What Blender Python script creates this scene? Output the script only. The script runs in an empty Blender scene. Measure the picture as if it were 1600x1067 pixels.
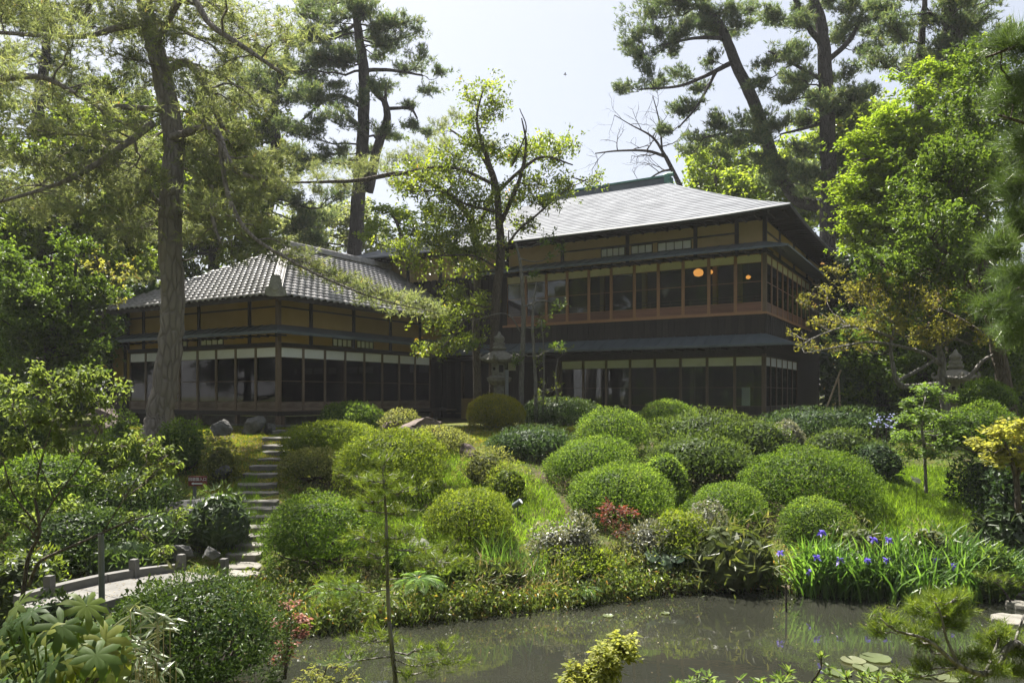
import bpy, math, random
import numpy as np
from mathutils import Vector, Matrix
R_ = np.random.default_rng(7)
random.seed(7)
sc = bpy.context.scene
COL = sc.collection

# ------------------------------------------------------------------ camera, sky, sun, exposure
EZ = 3.5                 # eye height over the water of the pond (water is z = 0)
F = 1180.0               # focal length in photo pixels (photo 1600 wide)
HY = 617.0               # photo row of the horizon
cam = bpy.data.cameras.new('camera'); camo = bpy.data.objects.new('camera', cam); COL.objects.link(camo)
cam.sensor_width = 36.0; cam.lens = 36.0 * F / 1600.0
cam.shift_y = (HY - 533.5) / 1600.0
cam.clip_end = 2000
camo.location = (0, 0, EZ); camo.rotation_euler = (math.radians(90), 0, 0)
sc.camera = camo

HAZE = 0.0004
SUN_EL, SUN_AZ = math.radians(63), math.radians(-31)   # azimuth from +Y (view direction), negative = left
w = bpy.data.worlds.new("World"); sc.world = w; w.use_nodes = True
nt = w.node_tree; nt.nodes.clear()
sky = nt.nodes.new('ShaderNodeTexSky'); sky.sky_type = 'NISHITA'; sky.sun_disc = False
sky.sun_elevation = SUN_EL; sky.sun_rotation = SUN_AZ
sky.air_density = 1.0; sky.dust_density = 4.0; sky.ozone_density = 1.0
bg = nt.nodes.new('ShaderNodeBackground'); bg.inputs[1].default_value = 0.08
wo = nt.nodes.new('ShaderNodeOutputWorld')
veil = nt.nodes.new('ShaderNodeMix'); veil.data_type = 'RGBA'; veil.inputs['Factor'].default_value = .68   # thin even high cloud over the clear sky
nt.links.new(sky.outputs[0], veil.inputs['A']); veil.inputs['B'].default_value = (2.45, 2.5, 2.6, 1)
nt.links.new(veil.outputs['Result'], bg.inputs[0]); nt.links.new(bg.outputs[0], wo.inputs[0])
sl = bpy.data.lights.new('sun', 'SUN'); sl.energy = 5.0; sl.angle = math.radians(0.6); sl.color = (1.0, 0.95, 0.86)
slo = bpy.data.objects.new('sun', sl); COL.objects.link(slo)
sdir = Vector((math.sin(SUN_AZ) * math.cos(SUN_EL), math.cos(SUN_AZ) * math.cos(SUN_EL), math.sin(SUN_EL)))
slo.rotation_euler = (-sdir).to_track_quat('-Z', 'Y').to_euler(); slo.location = (0, 0, 60)
sc.view_settings.view_transform = 'Standard'; sc.view_settings.look = 'None'
sc.view_settings.exposure = 1.85; sc.view_settings.gamma = 1.0; sc.view_settings.use_curve_mapping = False
sc.render.engine = 'CYCLES'
cy = sc.cycles
cy.max_bounces = 7; cy.diffuse_bounces = 3; cy.glossy_bounces = 3; cy.transmission_bounces = 5; cy.transparent_max_bounces = 8
cy.sample_clamp_indirect = 4.0; cy.caustics_reflective = False; cy.caustics_refractive = False
cy.use_denoising = True; cy.volume_bounces = 0; cy.volume_max_steps = 64

# ------------------------------------------------------------------ helpers
def P(px, py, Y):
    return np.array([(px - 800.0) / F * Y, Y, EZ + (HY - py) / F * Y])

def A(x): return np.asarray(x, dtype=float)

def unit(v):
    v = A(v); return v / (np.linalg.norm(v, axis=-1, keepdims=True) + 1e-9)

def sines(p, k, seed, n=5):
    r = np.random.default_rng(seed); out = 0
    for i in range(n):
        d = unit(r.normal(size=3)); ph = r.uniform(0, 6.28); f = k * r.uniform(.6, 1.7)
        out = out + np.sin(p @ d * f + ph)
    return out / n

class G:
    """collects faces; build() links them as ONE mesh object"""
    def __init__(s): s.V = []; s.L = []; s.S = []; s.R = []; s.n = 0
    def polys(s, V, rnd=None):
        V = A(V); n, k, _ = V.shape
        s.V.append(V.reshape(-1, 3)); s.L.append(np.arange(n * k) + s.n); s.S.append(np.full(n, k)); s.n += n * k
        s.R.append(R_.random(n) if rnd is None else np.broadcast_to(A(rnd), (n,)))
    def mesh(s, V, faces, rnd=0.5):
        V = A(V); s.V.append(V)
        s.L.append(np.concatenate([A(f) for f in faces]).astype(int) + s.n); s.S.append(np.array([len(f) for f in faces]))
        s.R.append(np.full(len(faces), rnd)); s.n += len(V)
    def box(s, x0, x1, y0, y1, z0, z1, rnd=0.5):
        V = [(x, y, z) for z in (z0, z1) for y in (y0, y1) for x in (x0, x1)]
        s.mesh(V, [(0, 2, 3, 1), (4, 5, 7, 6), (0, 1, 5, 4), (2, 6, 7, 3), (0, 4, 6, 2), (1, 3, 7, 5)], rnd); return s
    def tube(s, pts, rad, sides=6, rnd=0.5, cap=True):
        pts = A(pts); n = len(pts); rad = np.broadcast_to(A(rad), (n,))
        t = np.gradient(pts, axis=0); t = unit(t)
        ref = np.array([0.31, 0.17, 0.93]) if abs(t[0] @ np.array([.31, .17, .93])) < .9 else np.array([1., 0, 0])
        a = unit(np.cross(t, ref)); b = np.cross(t, a)
        th = np.linspace(0, 2 * math.pi, sides, endpoint=False)
        V = pts[:, None] + rad[:, None, None] * (np.cos(th)[None, :, None] * a[:, None] + np.sin(th)[None, :, None] * b[:, None])
        V = V.reshape(-1, 3); f = []
        for i in range(n - 1):
            for j in range(sides):
                k = (j + 1) % sides
                f.append((i * sides + j, i * sides + k, (i + 1) * sides + k, (i + 1) * sides + j))
        if cap: f.append(tuple(range(sides))[::-1]); f.append(tuple((n - 1) * sides + j for j in range(sides)))
        s.mesh(V, f, rnd); return s
    def lathe(s, prof, sides=16, c=(0, 0, 0), rot=0, rnd=.5):
        prof = A(prof); th = np.linspace(0, 2 * math.pi, sides, endpoint=False) + rot; n = len(prof)
        V = np.stack([prof[:, None, 0] * np.cos(th), prof[:, None, 0] * np.sin(th), np.repeat(prof[:, 1:2], sides, 1)], -1).reshape(-1, 3) + A(c)
        f = [(i * sides + j, i * sides + (j + 1) % sides, (i + 1) * sides + (j + 1) % sides, (i + 1) * sides + j) for i in range(n - 1) for j in range(sides)]
        f.append(tuple(range(sides))[::-1]); f.append(tuple((n - 1) * sides + j for j in range(sides)))
        s.mesh(V, f, rnd); return s
    def leaves(s, p, ax, nr, L, W, rnd=None, fold=.15, droop=0.0):
        """kite leaves: base, side, tip, side"""
        p = A(p); ax = unit(ax); sd = unit(np.cross(ax, nr)); nn = np.cross(sd, ax)
        L = np.broadcast_to(A(L), (len(p),))[:, None]; W = np.broadcast_to(A(W), (len(p),))[:, None]
        m = p + ax * L * .45 + nn * W * fold
        tip = p + ax * L - A([0, 0, 1]) * L * droop
        s.polys(np.stack([p, m + sd * W * .5, tip, m - sd * W * .5], 1), rnd)
    def needles(s, p, ax, L, W, rnd=None):
        p = A(p); ax = unit(ax); r = R_.normal(size=p.shape); sd = unit(np.cross(ax, r))
        L = np.broadcast_to(A(L), (len(p),))[:, None]; W = np.broadcast_to(A(W), (len(p),))[:, None]
        s.polys(np.stack([p - sd * W * .5, p + sd * W * .5, p + ax * L], 1), rnd)
    def data(s, name, mat, off=None, smooth=False):
        me = bpy.data.meshes.new(name)
        V = np.concatenate(s.V).astype(np.float32)
        if off is not None: V = V - A(off).astype(np.float32)
        L = np.concatenate(s.L).astype(np.int32); S = np.concatenate(s.S).astype(np.int32)
        me.vertices.add(len(V)); me.vertices.foreach_set('co', V.ravel())
        me.loops.add(len(L)); me.loops.foreach_set('vertex_index', L)
        me.polygons.add(len(S)); me.polygons.foreach_set('loop_start', np.concatenate([[0], np.cumsum(S)[:-1]]).astype(np.int32))
        at = me.attributes.new('rnd', 'FLOAT', 'FACE'); at.data.foreach_set('value', np.concatenate(s.R).astype(np.float32))
        me.update(calc_edges=True)
        me.polygons.foreach_set('use_smooth', np.full(len(S), bool(smooth)))
        if mat is not None: me.materials.append(mat)
        return me
    def build(s, name, mat, parent=None, smooth=False, world=True, kind=None):
        off = parent.location if (parent is not None and world and parent.parent is None) else None
        if parent is not None and world and parent.parent is not None: off = parent.parent.location + parent.location
        o = bpy.data.objects.new(name, s.data(name, mat, off, smooth)); COL.objects.link(o)
        if parent is not None: o.parent = parent
        if kind: o['kind'] = kind
        return o

def link(name, data, parent=None, loc=(0, 0, 0), rot=(0, 0, 0)):
    o = bpy.data.objects.new(name, data); COL.objects.link(o); o.location = loc; o.rotation_euler = rot
    if parent is not None: o.parent = parent
    return o
def tag(o, label, cat, group=None):
    o['label'] = label; o['category'] = cat
    if group: o['group'] = group
    return o
def thing(name, label, cat, loc=(0, 0, 0), rz=0, group=None):
    o = bpy.data.objects.new(name, None); COL.objects.link(o); o.empty_display_size = .2
    o.location = tuple(float(q) for q in loc); o.rotation_euler = (0, 0, rz)
    return tag(o, label, cat, group)
def struct(o, kind='structure'): o['kind'] = kind; return o

# ------------------------------------------------------------------ materials
def nodes(name):
    m = bpy.data.materials.new(name); m.use_nodes = True; n = m.node_tree.nodes; n.clear()
    return m, n, m.node_tree.links
def rgba(c): return (c[0], c[1], c[2], 1.0)

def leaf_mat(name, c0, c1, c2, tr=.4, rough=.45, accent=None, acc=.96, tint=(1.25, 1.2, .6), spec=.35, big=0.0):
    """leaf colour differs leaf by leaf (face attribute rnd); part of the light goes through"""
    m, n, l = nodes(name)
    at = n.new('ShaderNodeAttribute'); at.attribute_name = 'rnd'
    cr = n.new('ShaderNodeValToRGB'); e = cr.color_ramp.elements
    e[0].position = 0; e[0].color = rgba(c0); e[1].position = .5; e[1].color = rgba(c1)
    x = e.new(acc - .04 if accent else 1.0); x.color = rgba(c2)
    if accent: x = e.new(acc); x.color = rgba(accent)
    l.new(at.outputs['Fac'], cr.inputs[0])
    # drift of tone over the plant
    tc = n.new('ShaderNodeTexCoord'); nz = n.new('ShaderNodeTexNoise'); nz.inputs['Scale'].default_value = 1.1; nz.inputs['Detail'].default_value = 3
    l.new(tc.outputs['Object'], nz.inputs['Vector'])
    hs = n.new('ShaderNodeHueSaturation'); mr = n.new('ShaderNodeMapRange'); mr.inputs[3].default_value = .7; mr.inputs[4].default_value = 1.3
    mr.inputs[1].default_value = .3; mr.inputs[2].default_value = .7
    l.new(nz.outputs['Fac'], mr.inputs[0]); l.new(mr.outputs[0], hs.inputs['Value']); l.new(cr.outputs[0], hs.inputs['Color'])
    pb = n.new('ShaderNodeBsdfPrincipled'); pb.inputs['Roughness'].default_value = rough; pb.inputs['Specular IOR Level'].default_value = spec
    l.new(hs.outputs[0], pb.inputs['Base Color'])
    mul = n.new('ShaderNodeMix'); mul.data_type = 'RGBA'; mul.blend_type = 'MULTIPLY'; mul.inputs['Factor'].default_value = 1
    l.new(hs.outputs[0], mul.inputs['A']); mul.inputs['B'].default_value = rgba([2.0 * t for t in tint])
    tb = n.new('ShaderNodeBsdfTranslucent'); l.new(mul.outputs['Result'], tb.inputs['Color'])
    mx = n.new('ShaderNodeMixShader'); mx.inputs[0].default_value = tr
    l.new(pb.outputs[0], mx.inputs[1]); l.new(tb.outputs[0], mx.inputs[2])
    o = n.new('ShaderNodeOutputMaterial'); l.new(mx.outputs[0], o.inputs[0])
    return m

def pmat(name, c1, c2, scale=3.0, rough=.8, bump=.15, spec=.3, stretch=(1, 1, 1), metallic=0.0, dist=.02, perobj=.0, c3=None, detail=6):
    m, n, l = nodes(name)
    tc = n.new('ShaderNodeTexCoord'); mp = n.new('ShaderNodeMapping'); mp.inputs['Scale'].default_value = stretch
    l.new(tc.outputs['Object'], mp.inputs[0])
    nz = n.new('ShaderNodeTexNoise'); nz.inputs['Scale'].default_value = scale; nz.inputs['Detail'].default_value = detail; nz.inputs['Roughness'].default_value = .65
    l.new(mp.outputs[0], nz.inputs['Vector'])
    cr = n.new('ShaderNodeValToRGB'); cr.color_ramp.elements[0].position = .32; cr.color_ramp.elements[1].position = .68
    cr.color_ramp.elements[0].color = rgba(c1); cr.color_ramp.elements[1].color = rgba(c2)
    if c3: x = cr.color_ramp.elements.new(.8); x.color = rgba(c3)
    l.new(nz.outputs['Fac'], cr.inputs[0])
    col = cr.outputs[0]
    if perobj:
        oi = n.new('ShaderNodeObjectInfo'); hs = n.new('ShaderNodeHueSaturation'); mr = n.new('ShaderNodeMapRange')
        mr.inputs[3].default_value = 1 - perobj; mr.inputs[4].default_value = 1 + perobj
        l.new(oi.outputs['Random'], mr.inputs[0]); l.new(mr.outputs[0], hs.inputs['Value']); l.new(col, hs.inputs['Color']); col = hs.outputs[0]
    pb = n.new('ShaderNodeBsdfPrincipled'); pb.inputs['Roughness'].default_value = rough; pb.inputs['Specular IOR Level'].default_value = spec; pb.inputs['Metallic'].default_value = metallic
    l.new(col, pb.inputs['Base Color'])
    n2 = n.new('ShaderNodeTexNoise'); n2.inputs['Scale'].default_value = scale * 4; n2.inputs['Detail'].default_value = 5
    l.new(mp.outputs[0], n2.inputs['Vector'])
    bp = n.new('ShaderNodeBump'); bp.inputs['Strength'].default_value = bump; bp.inputs['Distance'].default_value = dist
    l.new(n2.outputs['Fac'], bp.inputs['Height']); l.new(bp.outputs[0], pb.inputs['Normal'])
    o = n.new('ShaderNodeOutputMaterial'); l.new(pb.outputs[0], o.inputs[0])
    return m

def bark_mat(name, c1, c2, vs=9.0):
    m, n, l = nodes(name)
    tc = n.new('ShaderNodeTexCoord'); mp = n.new('ShaderNodeMapping'); mp.inputs['Scale'].default_value = (1, 1, .28)
    l.new(tc.outputs['Object'], mp.inputs[0])
    nz = n.new('ShaderNodeTexNoise'); nz.inputs['Scale'].default_value = 2.2; nz.inputs['Detail'].default_value = 8
    l.new(mp.outputs[0], nz.inputs['Vector'])
    vo = n.new('ShaderNodeTexVoronoi'); vo.feature = 'DISTANCE_TO_EDGE'; vo.inputs['Scale'].default_value = vs
    mxv = n.new('ShaderNodeMix'); mxv.data_type = 'VECTOR'; mxv.inputs['Factor'].default_value = .12
    l.new(mp.outputs[0], mxv.inputs['A']); l.new(nz.outputs['Color'], mxv.inputs['B']); l.new(mxv.outputs['Result'], vo.inputs['Vector'])
    cr = n.new('ShaderNodeValToRGB'); cr.color_ramp.elements[0].color = rgba([c * .5 for c in c1]); cr.color_ramp.elements[1].position = .18; cr.color_ramp.elements[1].color = rgba(c1)
    l.new(vo.outputs['Distance'], cr.inputs[0])
    mx = n.new('ShaderNodeMix'); mx.data_type = 'RGBA'; l.new(nz.outputs['Fac'], mx.inputs['Factor']); l.new(cr.outputs[0], mx.inputs['A']); mx.inputs['B'].default_value = rgba(c2)
    pb = n.new('ShaderNodeBsdfPrincipled'); pb.inputs['Roughness'].default_value = .9; pb.inputs['Specular IOR Level'].default_value = .15
    l.new(mx.outputs['Result'], pb.inputs['Base Color'])
    mr = n.new('ShaderNodeMapRange'); mr.inputs[2].default_value = .2; l.new(vo.outputs['Distance'], mr.inputs[0])
    bp = n.new('ShaderNodeBump'); bp.inputs['Strength'].default_value = .9; bp.inputs['Distance'].default_value = .05
    l.new(mr.outputs[0], bp.inputs['Height']); l.new(bp.outputs[0], pb.inputs['Normal'])
    o = n.new('ShaderNodeOutputMaterial'); l.new(pb.outputs[0], o.inputs[0])
    return m

M = {}
M['pine_far'] = leaf_mat('pine_needles_far', (.035, .06, .038), (.06, .09, .05), (.11, .13, .06), .5, .5, (.14, .10, .05), .985)
M['pine_olive'] = leaf_mat('pine_needles_olive', (.065, .085, .05), (.105, .13, .07), (.165, .18, .095), .55, .5, (.19, .11, .06), .975)
M['pine_fresh'] = leaf_mat('pine_needles_fresh', (.04, .07, .012), (.08, .12, .018), (.15, .19, .03), .42, .4)
M['pine_near'] = leaf_mat('pine_needles_near', (.03, .055, .02), (.055, .09, .03), (.09, .14, .04), .3, .35)
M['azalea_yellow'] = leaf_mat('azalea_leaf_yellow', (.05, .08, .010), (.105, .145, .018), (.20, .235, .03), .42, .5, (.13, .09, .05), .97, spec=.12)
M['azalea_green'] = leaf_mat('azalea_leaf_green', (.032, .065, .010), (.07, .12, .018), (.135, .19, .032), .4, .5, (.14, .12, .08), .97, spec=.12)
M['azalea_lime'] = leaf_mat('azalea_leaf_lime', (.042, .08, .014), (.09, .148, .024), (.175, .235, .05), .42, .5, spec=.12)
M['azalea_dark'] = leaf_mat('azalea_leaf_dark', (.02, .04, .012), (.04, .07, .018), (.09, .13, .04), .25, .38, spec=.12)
M['ball_gold'] = leaf_mat('clipped_leaf_golden', (.08, .09, .008), (.15, .155, .010), (.22, .21, .015), .5, .55, spec=.12)
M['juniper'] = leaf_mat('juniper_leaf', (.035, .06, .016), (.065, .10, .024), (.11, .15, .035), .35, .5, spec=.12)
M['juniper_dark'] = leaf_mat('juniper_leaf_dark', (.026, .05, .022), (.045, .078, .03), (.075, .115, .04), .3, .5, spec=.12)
M['twiggy'] = leaf_mat('twiggy_leaf', (.065, .08, .025), (.13, .145, .05), (.21, .22, .10), .42, .55, (.20, .15, .10), .94, spec=.12)
M['silver'] = leaf_mat('silver_leaf', (0.080, 0.088, 0.064), (0.144, 0.152, 0.120), (0.256, 0.264, 0.232), .25, .4)
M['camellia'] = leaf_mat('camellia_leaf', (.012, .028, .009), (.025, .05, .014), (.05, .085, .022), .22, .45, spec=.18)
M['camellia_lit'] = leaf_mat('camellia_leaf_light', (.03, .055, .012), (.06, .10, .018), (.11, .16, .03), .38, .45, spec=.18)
M['holly'] = leaf_mat('evergreen_oak_leaf', (.045, .068, .012), (.09, .125, .018), (.17, .205, .03), .5, .35, (.22, .13, .03), .97, spec=.35)
M['maple_yellow'] = leaf_mat('maple_leaf_yellow_green', (.075, .115, .014), (.13, .175, .022), (.21, .25, .038), .48, .5, tint=(1.12, 1.2, .5), spec=.12)
M['maple_green'] = leaf_mat('maple_leaf_green', (.05, .085, .02), (.085, .14, .03), (.14, .21, .05), .45, .5)
M['maple_ochre'] = leaf_mat('maple_leaf_ochre', (.12, .125, .03), (.19, .195, .05), (.27, .28, .08), .42, .5, (.25, .12, .04), .965, spec=.15)
M['maple_red'] = leaf_mat('maple_leaf_red', (.16, .07, .05), (.24, .12, .09), (.30, .20, .14), .4, .5, tint=(1.1, .9, .8))
M['maple_bright'] = leaf_mat('maple_leaf_bright', (.11, .13, .035), (.18, .20, .06), (.28, .28, .10), .42, .55, spec=.15)
M['nandina'] = leaf_mat('nandina_leaf_red', (.09, .03, .022), (.15, .05, .035), (.21, .09, .05), .35, .5, tint=(1.2, .8, .7))
M['spring'] = leaf_mat('spring_leaf', (.05, .075, .022), (.09, .125, .038), (.15, .19, .06), .45, .5, spec=.15)
M['dogwood'] = leaf_mat('sparse_leaf_ochre', (.07, .072, .02), (.13, .13, .03), (.20, .20, .04), .42, .5, (.15, .09, .06), .9, spec=.15)
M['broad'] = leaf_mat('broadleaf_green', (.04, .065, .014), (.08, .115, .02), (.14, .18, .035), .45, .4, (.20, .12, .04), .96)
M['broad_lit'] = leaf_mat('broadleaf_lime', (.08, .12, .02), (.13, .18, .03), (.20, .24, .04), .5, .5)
M['grass'] = leaf_mat('grass_blade', (.06, .11, .012), (.10, .17, .018), (.15, .23, .03), .5, .5, spec=.12)
M['moss'] = leaf_mat('moss_tuft', (.12, .12, .014), (.19, .175, .02), (.27, .23, .03), .4, .8, spec=.12)
M['sasa'] = leaf_mat('dwarf_bamboo_leaf', (.05, .07, .02), (.09, .11, .035), (.17, .17, .07), .38, .4, (.25, .20, .12), .9)
M['sasa_green'] = leaf_mat('dwarf_bamboo_leaf_green', (.03, .055, .018), (.055, .09, .025), (.09, .13, .045), .35, .35)
M['iris'] = leaf_mat('iris_blade', (.03, .07, .014), (.055, .115, .022), (.10, .175, .04), .42, .38, spec=.3)
M['reed_dry'] = leaf_mat('dry_reed', (.14, .11, .07), (.22, .18, .12), (.32, .28, .20), .3, .6)
M['butterbur'] = leaf_mat('butterbur_leaf', (.03, .06, .03), (.06, .10, .05), (.10, .15, .08), .35, .4)
M['fern'] = leaf_mat('fern_frond', (.05, .10, .02), (.08, .15, .03), (.13, .22, .05), .5, .45)
M['fatsia'] = leaf_mat('fatsia_leaf', (.03, .06, .014), (.065, .105, .022), (.14, .155, .03), .4, .55, spec=.2)
M['pale_leaf'] = leaf_mat('variegated_leaf', (.09, .105, .075), (.14, .155, .115), (.22, .23, .18), .3, .5, spec=.15)
M['rhodo'] = leaf_mat('rhododendron_leaf', (.06, .10, .025), (.10, .15, .04), (.16, .21, .07), .4, .45, spec=.15)
M['petal_blue'] = leaf_mat('iris_petal', (.08, .06, .30), (.12, .09, .40), (.19, .15, .5), .35, .5, tint=(1, 1, 1.1))
M['petal_pale'] = leaf_mat('pale_blue_petal', (.3, .32, .6), (.4, .42, .7), (.5, .55, .8), .3, .5, tint=(1, 1, 1))
M['lilypad'] = leaf_mat('water_lily_leaf', (.06, .08, .035), (.09, .11, .05), (.13, .14, .08), .2, .4)

M['bark_pine'] = bark_mat('pine_bark', (.16, .14, .125), (.25, .225, .20), 8)
M['bark_dark'] = bark_mat('dark_bark', (.05, .045, .042), (.075, .068, .06), 10)
M['bark_grey'] = bark_mat('grey_bark', (.16, .15, .135), (.24, .23, .21), 14)
M['bark_brown'] = bark_mat('brown_bark', (.085, .07, .055), (.13, .11, .09), 14)
M['twig'] = pmat('shrub_twig', (.045, .036, .028), (.08, .065, .05), 8)
M['wood_dark'] = pmat('weathered_dark_wood', (.018, .014, .011), (.04, .032, .026), 3, .7, .25, .3, (6, 6, .6), perobj=.3)
M['wood_post'] = pmat('brown_post_wood', (.10, .072, .05), (.16, .115, .08), 4, .65, .2, .3, (8, 8, .7), perobj=.2)
M['wood_red'] = pmat('red_brown_frame_wood', (.24, .12, .06), (.34, .18, .09), 4, .5, .15, .4, (8, 8, .7), perobj=.2)
M['wood_kick'] = pmat('red_brown_kick_panel_wood', (.12, .055, .035), (.20, .095, .06), 3, .5, .1, .4, (.6, 6, 6), perobj=.3)
M['wood_kick_old'] = pmat('worn_kick_panel_wood', (.08, .056, .04), (.20, .155, .12), 3, .75, .2, .3, (.6, 6, 6), perobj=.3)
M['plaster'] = pmat('ochre_plaster', (0.281, 0.193, 0.066), (0.338, 0.235, 0.085), 1.5, .9, .08, .1, perobj=.06)
M['plaster_gold'] = pmat('golden_plaster', (0.350, 0.227, 0.053), (0.403, 0.263, 0.070), 1.5, .9, .08, .1, perobj=.06)
M['plaster_pale'] = pmat('pale_ochre_plaster', (0.394, 0.290, 0.150), (0.469, 0.346, 0.188), 1.5, .9, .08, .1, perobj=.06)
M['paper'] = pmat('white_screen_paper', (.62, .63, .66), (.72, .73, .76), 2, .9, .02, .1, perobj=.08)
M['paper_cream'] = pmat('cream_screen_paper', (.60, .56, .42), (.7, .66, .5), 2, .9, .02, .1, perobj=.08)
M['metal_roof'] = pmat('blue_grey_sheet_roof', (.05, .066, .078), (.085, .105, .12), 1.2, .45, .1, .5, c3=(.10, .115, .12), perobj=.05)
M['copper_green'] = pmat('green_copper', (.05, .14, .11), (.09, .2, .16), 3, .6, .1, .4)
M['stone'] = pmat('granite_lantern_stone', (0.104, 0.100, 0.084), (0.208, 0.200, 0.172), 9, .85, .35, .25)
M['stone_step'] = pmat('worn_step_stone', (0.110, 0.105, 0.091), (0.198, 0.187, 0.165), 5, .85, .3, .25, perobj=.12)
M['concrete'] = pmat('grey_bridge_stone', (0.095, 0.093, 0.087), (0.143, 0.139, 0.131), 4, .85, .2, .25, c3=(0.119, 0.119, 0.103), perobj=.08)
M['rock_red'] = pmat('reddish_rock', (0.075, 0.056, 0.049), (0.158, 0.124, 0.112), 3.5, .85, .6, .25, c3=(0.210, 0.188, 0.173))
M['rock_grey'] = pmat('grey_rock', (0.058, 0.058, 0.057), (0.143, 0.143, 0.137), 4, .88, .7, .25, c3=(0.221, 0.221, 0.208))
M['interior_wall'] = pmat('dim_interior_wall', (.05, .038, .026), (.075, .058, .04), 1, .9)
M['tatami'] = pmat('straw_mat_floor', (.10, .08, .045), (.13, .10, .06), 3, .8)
M['steel'] = pmat('painted_grey_steel', (.10, .12, .13), (.14, .16, .17), 5, .45, .05, .5)
M['bamboo'] = pmat('dry_bamboo', (.24, .19, .11), (.34, .28, .17), 6, .6, .1, .4)
M['sign_red'] = pmat('dark_red_sign_paint', (.13, .022, .018), (.17, .03, .025), 6, .5, .05, .4)
M['sign_white'] = pmat('white_sign_paint', (.72, .72, .74), (.8, .8, .82), 6, .6, .02)
M['galv'] = pmat('grey_sign_post', (0.120, 0.126, 0.132), (0.162, 0.168, 0.174), 6, .6, .05)

def tile_mat():
    m = pmat('silver_grey_clay_tile', (.17, .165, .165), (.33, .32, .325), 5, .42, .2, .5, perobj=.3, c3=(.44, .42, .42))
    return m
M['tile'] = tile_mat()
def glass_mat():
    m, n, l = nodes('window_glass')
    tr = n.new('ShaderNodeBsdfTransparent'); tr.inputs[0].default_value = (.86, .89, .88, 1)
    gl = n.new('ShaderNodeBsdfGlossy'); gl.inputs['Roughness'].default_value = .015
    fr = n.new('ShaderNodeFresnel'); fr.inputs[0].default_value = 1.5
    tc = n.new('ShaderNodeTexCoord'); nz = n.new('ShaderNodeTexNoise'); nz.inputs['Scale'].default_value = 2.5; l.new(tc.outputs['Object'], nz.inputs['Vector'])
    mx = n.new('ShaderNodeMixShader'); l.new(fr.outputs[0], mx.inputs[0]); l.new(tr.outputs[0], mx.inputs[1]); l.new(gl.outputs[0], mx.inputs[2])
    o = n.new('ShaderNodeOutputMaterial'); l.new(mx.outputs[0], o.inputs[0]); return m
M['glass'] = glass_mat()
def emit_mat(name, c, s):
    m, n, l = nodes(name); e = n.new('ShaderNodeEmission'); e.inputs[0].default_value = rgba(c); e.inputs[1].default_value = s
    o = n.new('ShaderNodeOutputMaterial'); l.new(e.outputs[0], o.inputs[0]); return m
M['lamp_glow'] = emit_mat('lit_lamp_shade', (1, .42, .09), .28)
def roof_mat():
    m, n, l = nodes('grey_shingle_roof')
    at = n.new('ShaderNodeAttribute'); at.attribute_name = 'rnd'
    tc = n.new('ShaderNodeTexCoord'); nz = n.new('ShaderNodeTexNoise'); nz.inputs['Scale'].default_value = 1.3; nz.inputs['Detail'].default_value = 7
    l.new(tc.outputs['Object'], nz.inputs['Vector'])
    cr = n.new('ShaderNodeValToRGB'); cr.color_ramp.elements[0].position = .3; cr.color_ramp.elements[1].position = .72
    cr.color_ramp.elements[0].color = (.14, .148, .165, 1); cr.color_ramp.elements[1].color = (.222, .233, .254, 1)
    l.new(nz.outputs['Fac'], cr.inputs[0])
    hs = n.new('ShaderNodeHueSaturation'); mr = n.new('ShaderNodeMapRange'); mr.inputs[3].default_value = .9; mr.inputs[4].default_value = 1.08
    l.new(at.outputs['Fac'], mr.inputs[0]); l.new(mr.outputs[0], hs.inputs['Value']); l.new(cr.outputs[0], hs.inputs['Color'])
    pb = n.new('ShaderNodeBsdfPrincipled'); pb.inputs['Roughness'].default_value = .85; pb.inputs['Specular IOR Level'].default_value = .12; l.new(hs.outputs[0], pb.inputs['Base Color'])
    n2 = n.new('ShaderNodeTexNoise'); n2.inputs['Scale'].default_value = 9; l.new(tc.outputs['Object'], n2.inputs['Vector'])
    bp = n.new('ShaderNodeBump'); bp.inputs['Strength'].default_value = .25; bp.inputs['Distance'].default_value = .02
    l.new(n2.outputs['Fac'], bp.inputs['Height']); l.new(bp.outputs[0], pb.inputs['Normal'])
    o = n.new('ShaderNodeOutputMaterial'); l.new(pb.outputs[0], o.inputs[0]); return m
M['roof'] = roof_mat()
def ground_mat():
    m, n, l = nodes('mossy_garden_soil')
    tc = n.new('ShaderNodeTexCoord'); a = n.new('ShaderNodeTexNoise'); a.inputs['Scale'].default_value = .55; a.inputs['Detail'].default_value = 8
    b = n.new('ShaderNodeTexNoise'); b.inputs['Scale'].default_value = 6; b.inputs['Detail'].default_value = 6
    l.new(tc.outputs['Object'], a.inputs['Vector']); l.new(tc.outputs['Object'], b.inputs['Vector'])
    c1 = n.new('ShaderNodeValToRGB'); e = c1.color_ramp.elements; e[0].position = .36; e[0].color = (.06, .045, .03, 1); e[1].position = .64; e[1].color = (.10, .105, .02, 1)
    x = e.new(.5); x.color = (.05, .06, .015, 1)
    l.new(a.outputs['Fac'], c1.inputs[0])
    mx = n.new('ShaderNodeMix'); mx.data_type = 'RGBA'; mx.blend_type = 'OVERLAY'; mx.inputs['Factor'].default_value = .6
    l.new(c1.outputs[0], mx.inputs['A']); l.new(b.outputs['Color'], mx.inputs['B'])
    pb = n.new('ShaderNodeBsdfPrincipled'); pb.inputs['Roughness'].default_value = .95; pb.inputs['Specular IOR Level'].default_value = .1
    l.new(mx.outputs['Result'], pb.inputs['Base Color'])
    bp = n.new('ShaderNodeBump'); bp.inputs['Strength'].default_value = .8; bp.inputs['Distance'].default_value = .06
    l.new(b.outputs['Fac'], bp.inputs['Height']); l.new(bp.outputs[0], pb.inputs['Normal'])
    o = n.new('ShaderNodeOutputMaterial'); l.new(pb.outputs[0], o.inputs[0]); return m
M['ground'] = ground_mat()
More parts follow.
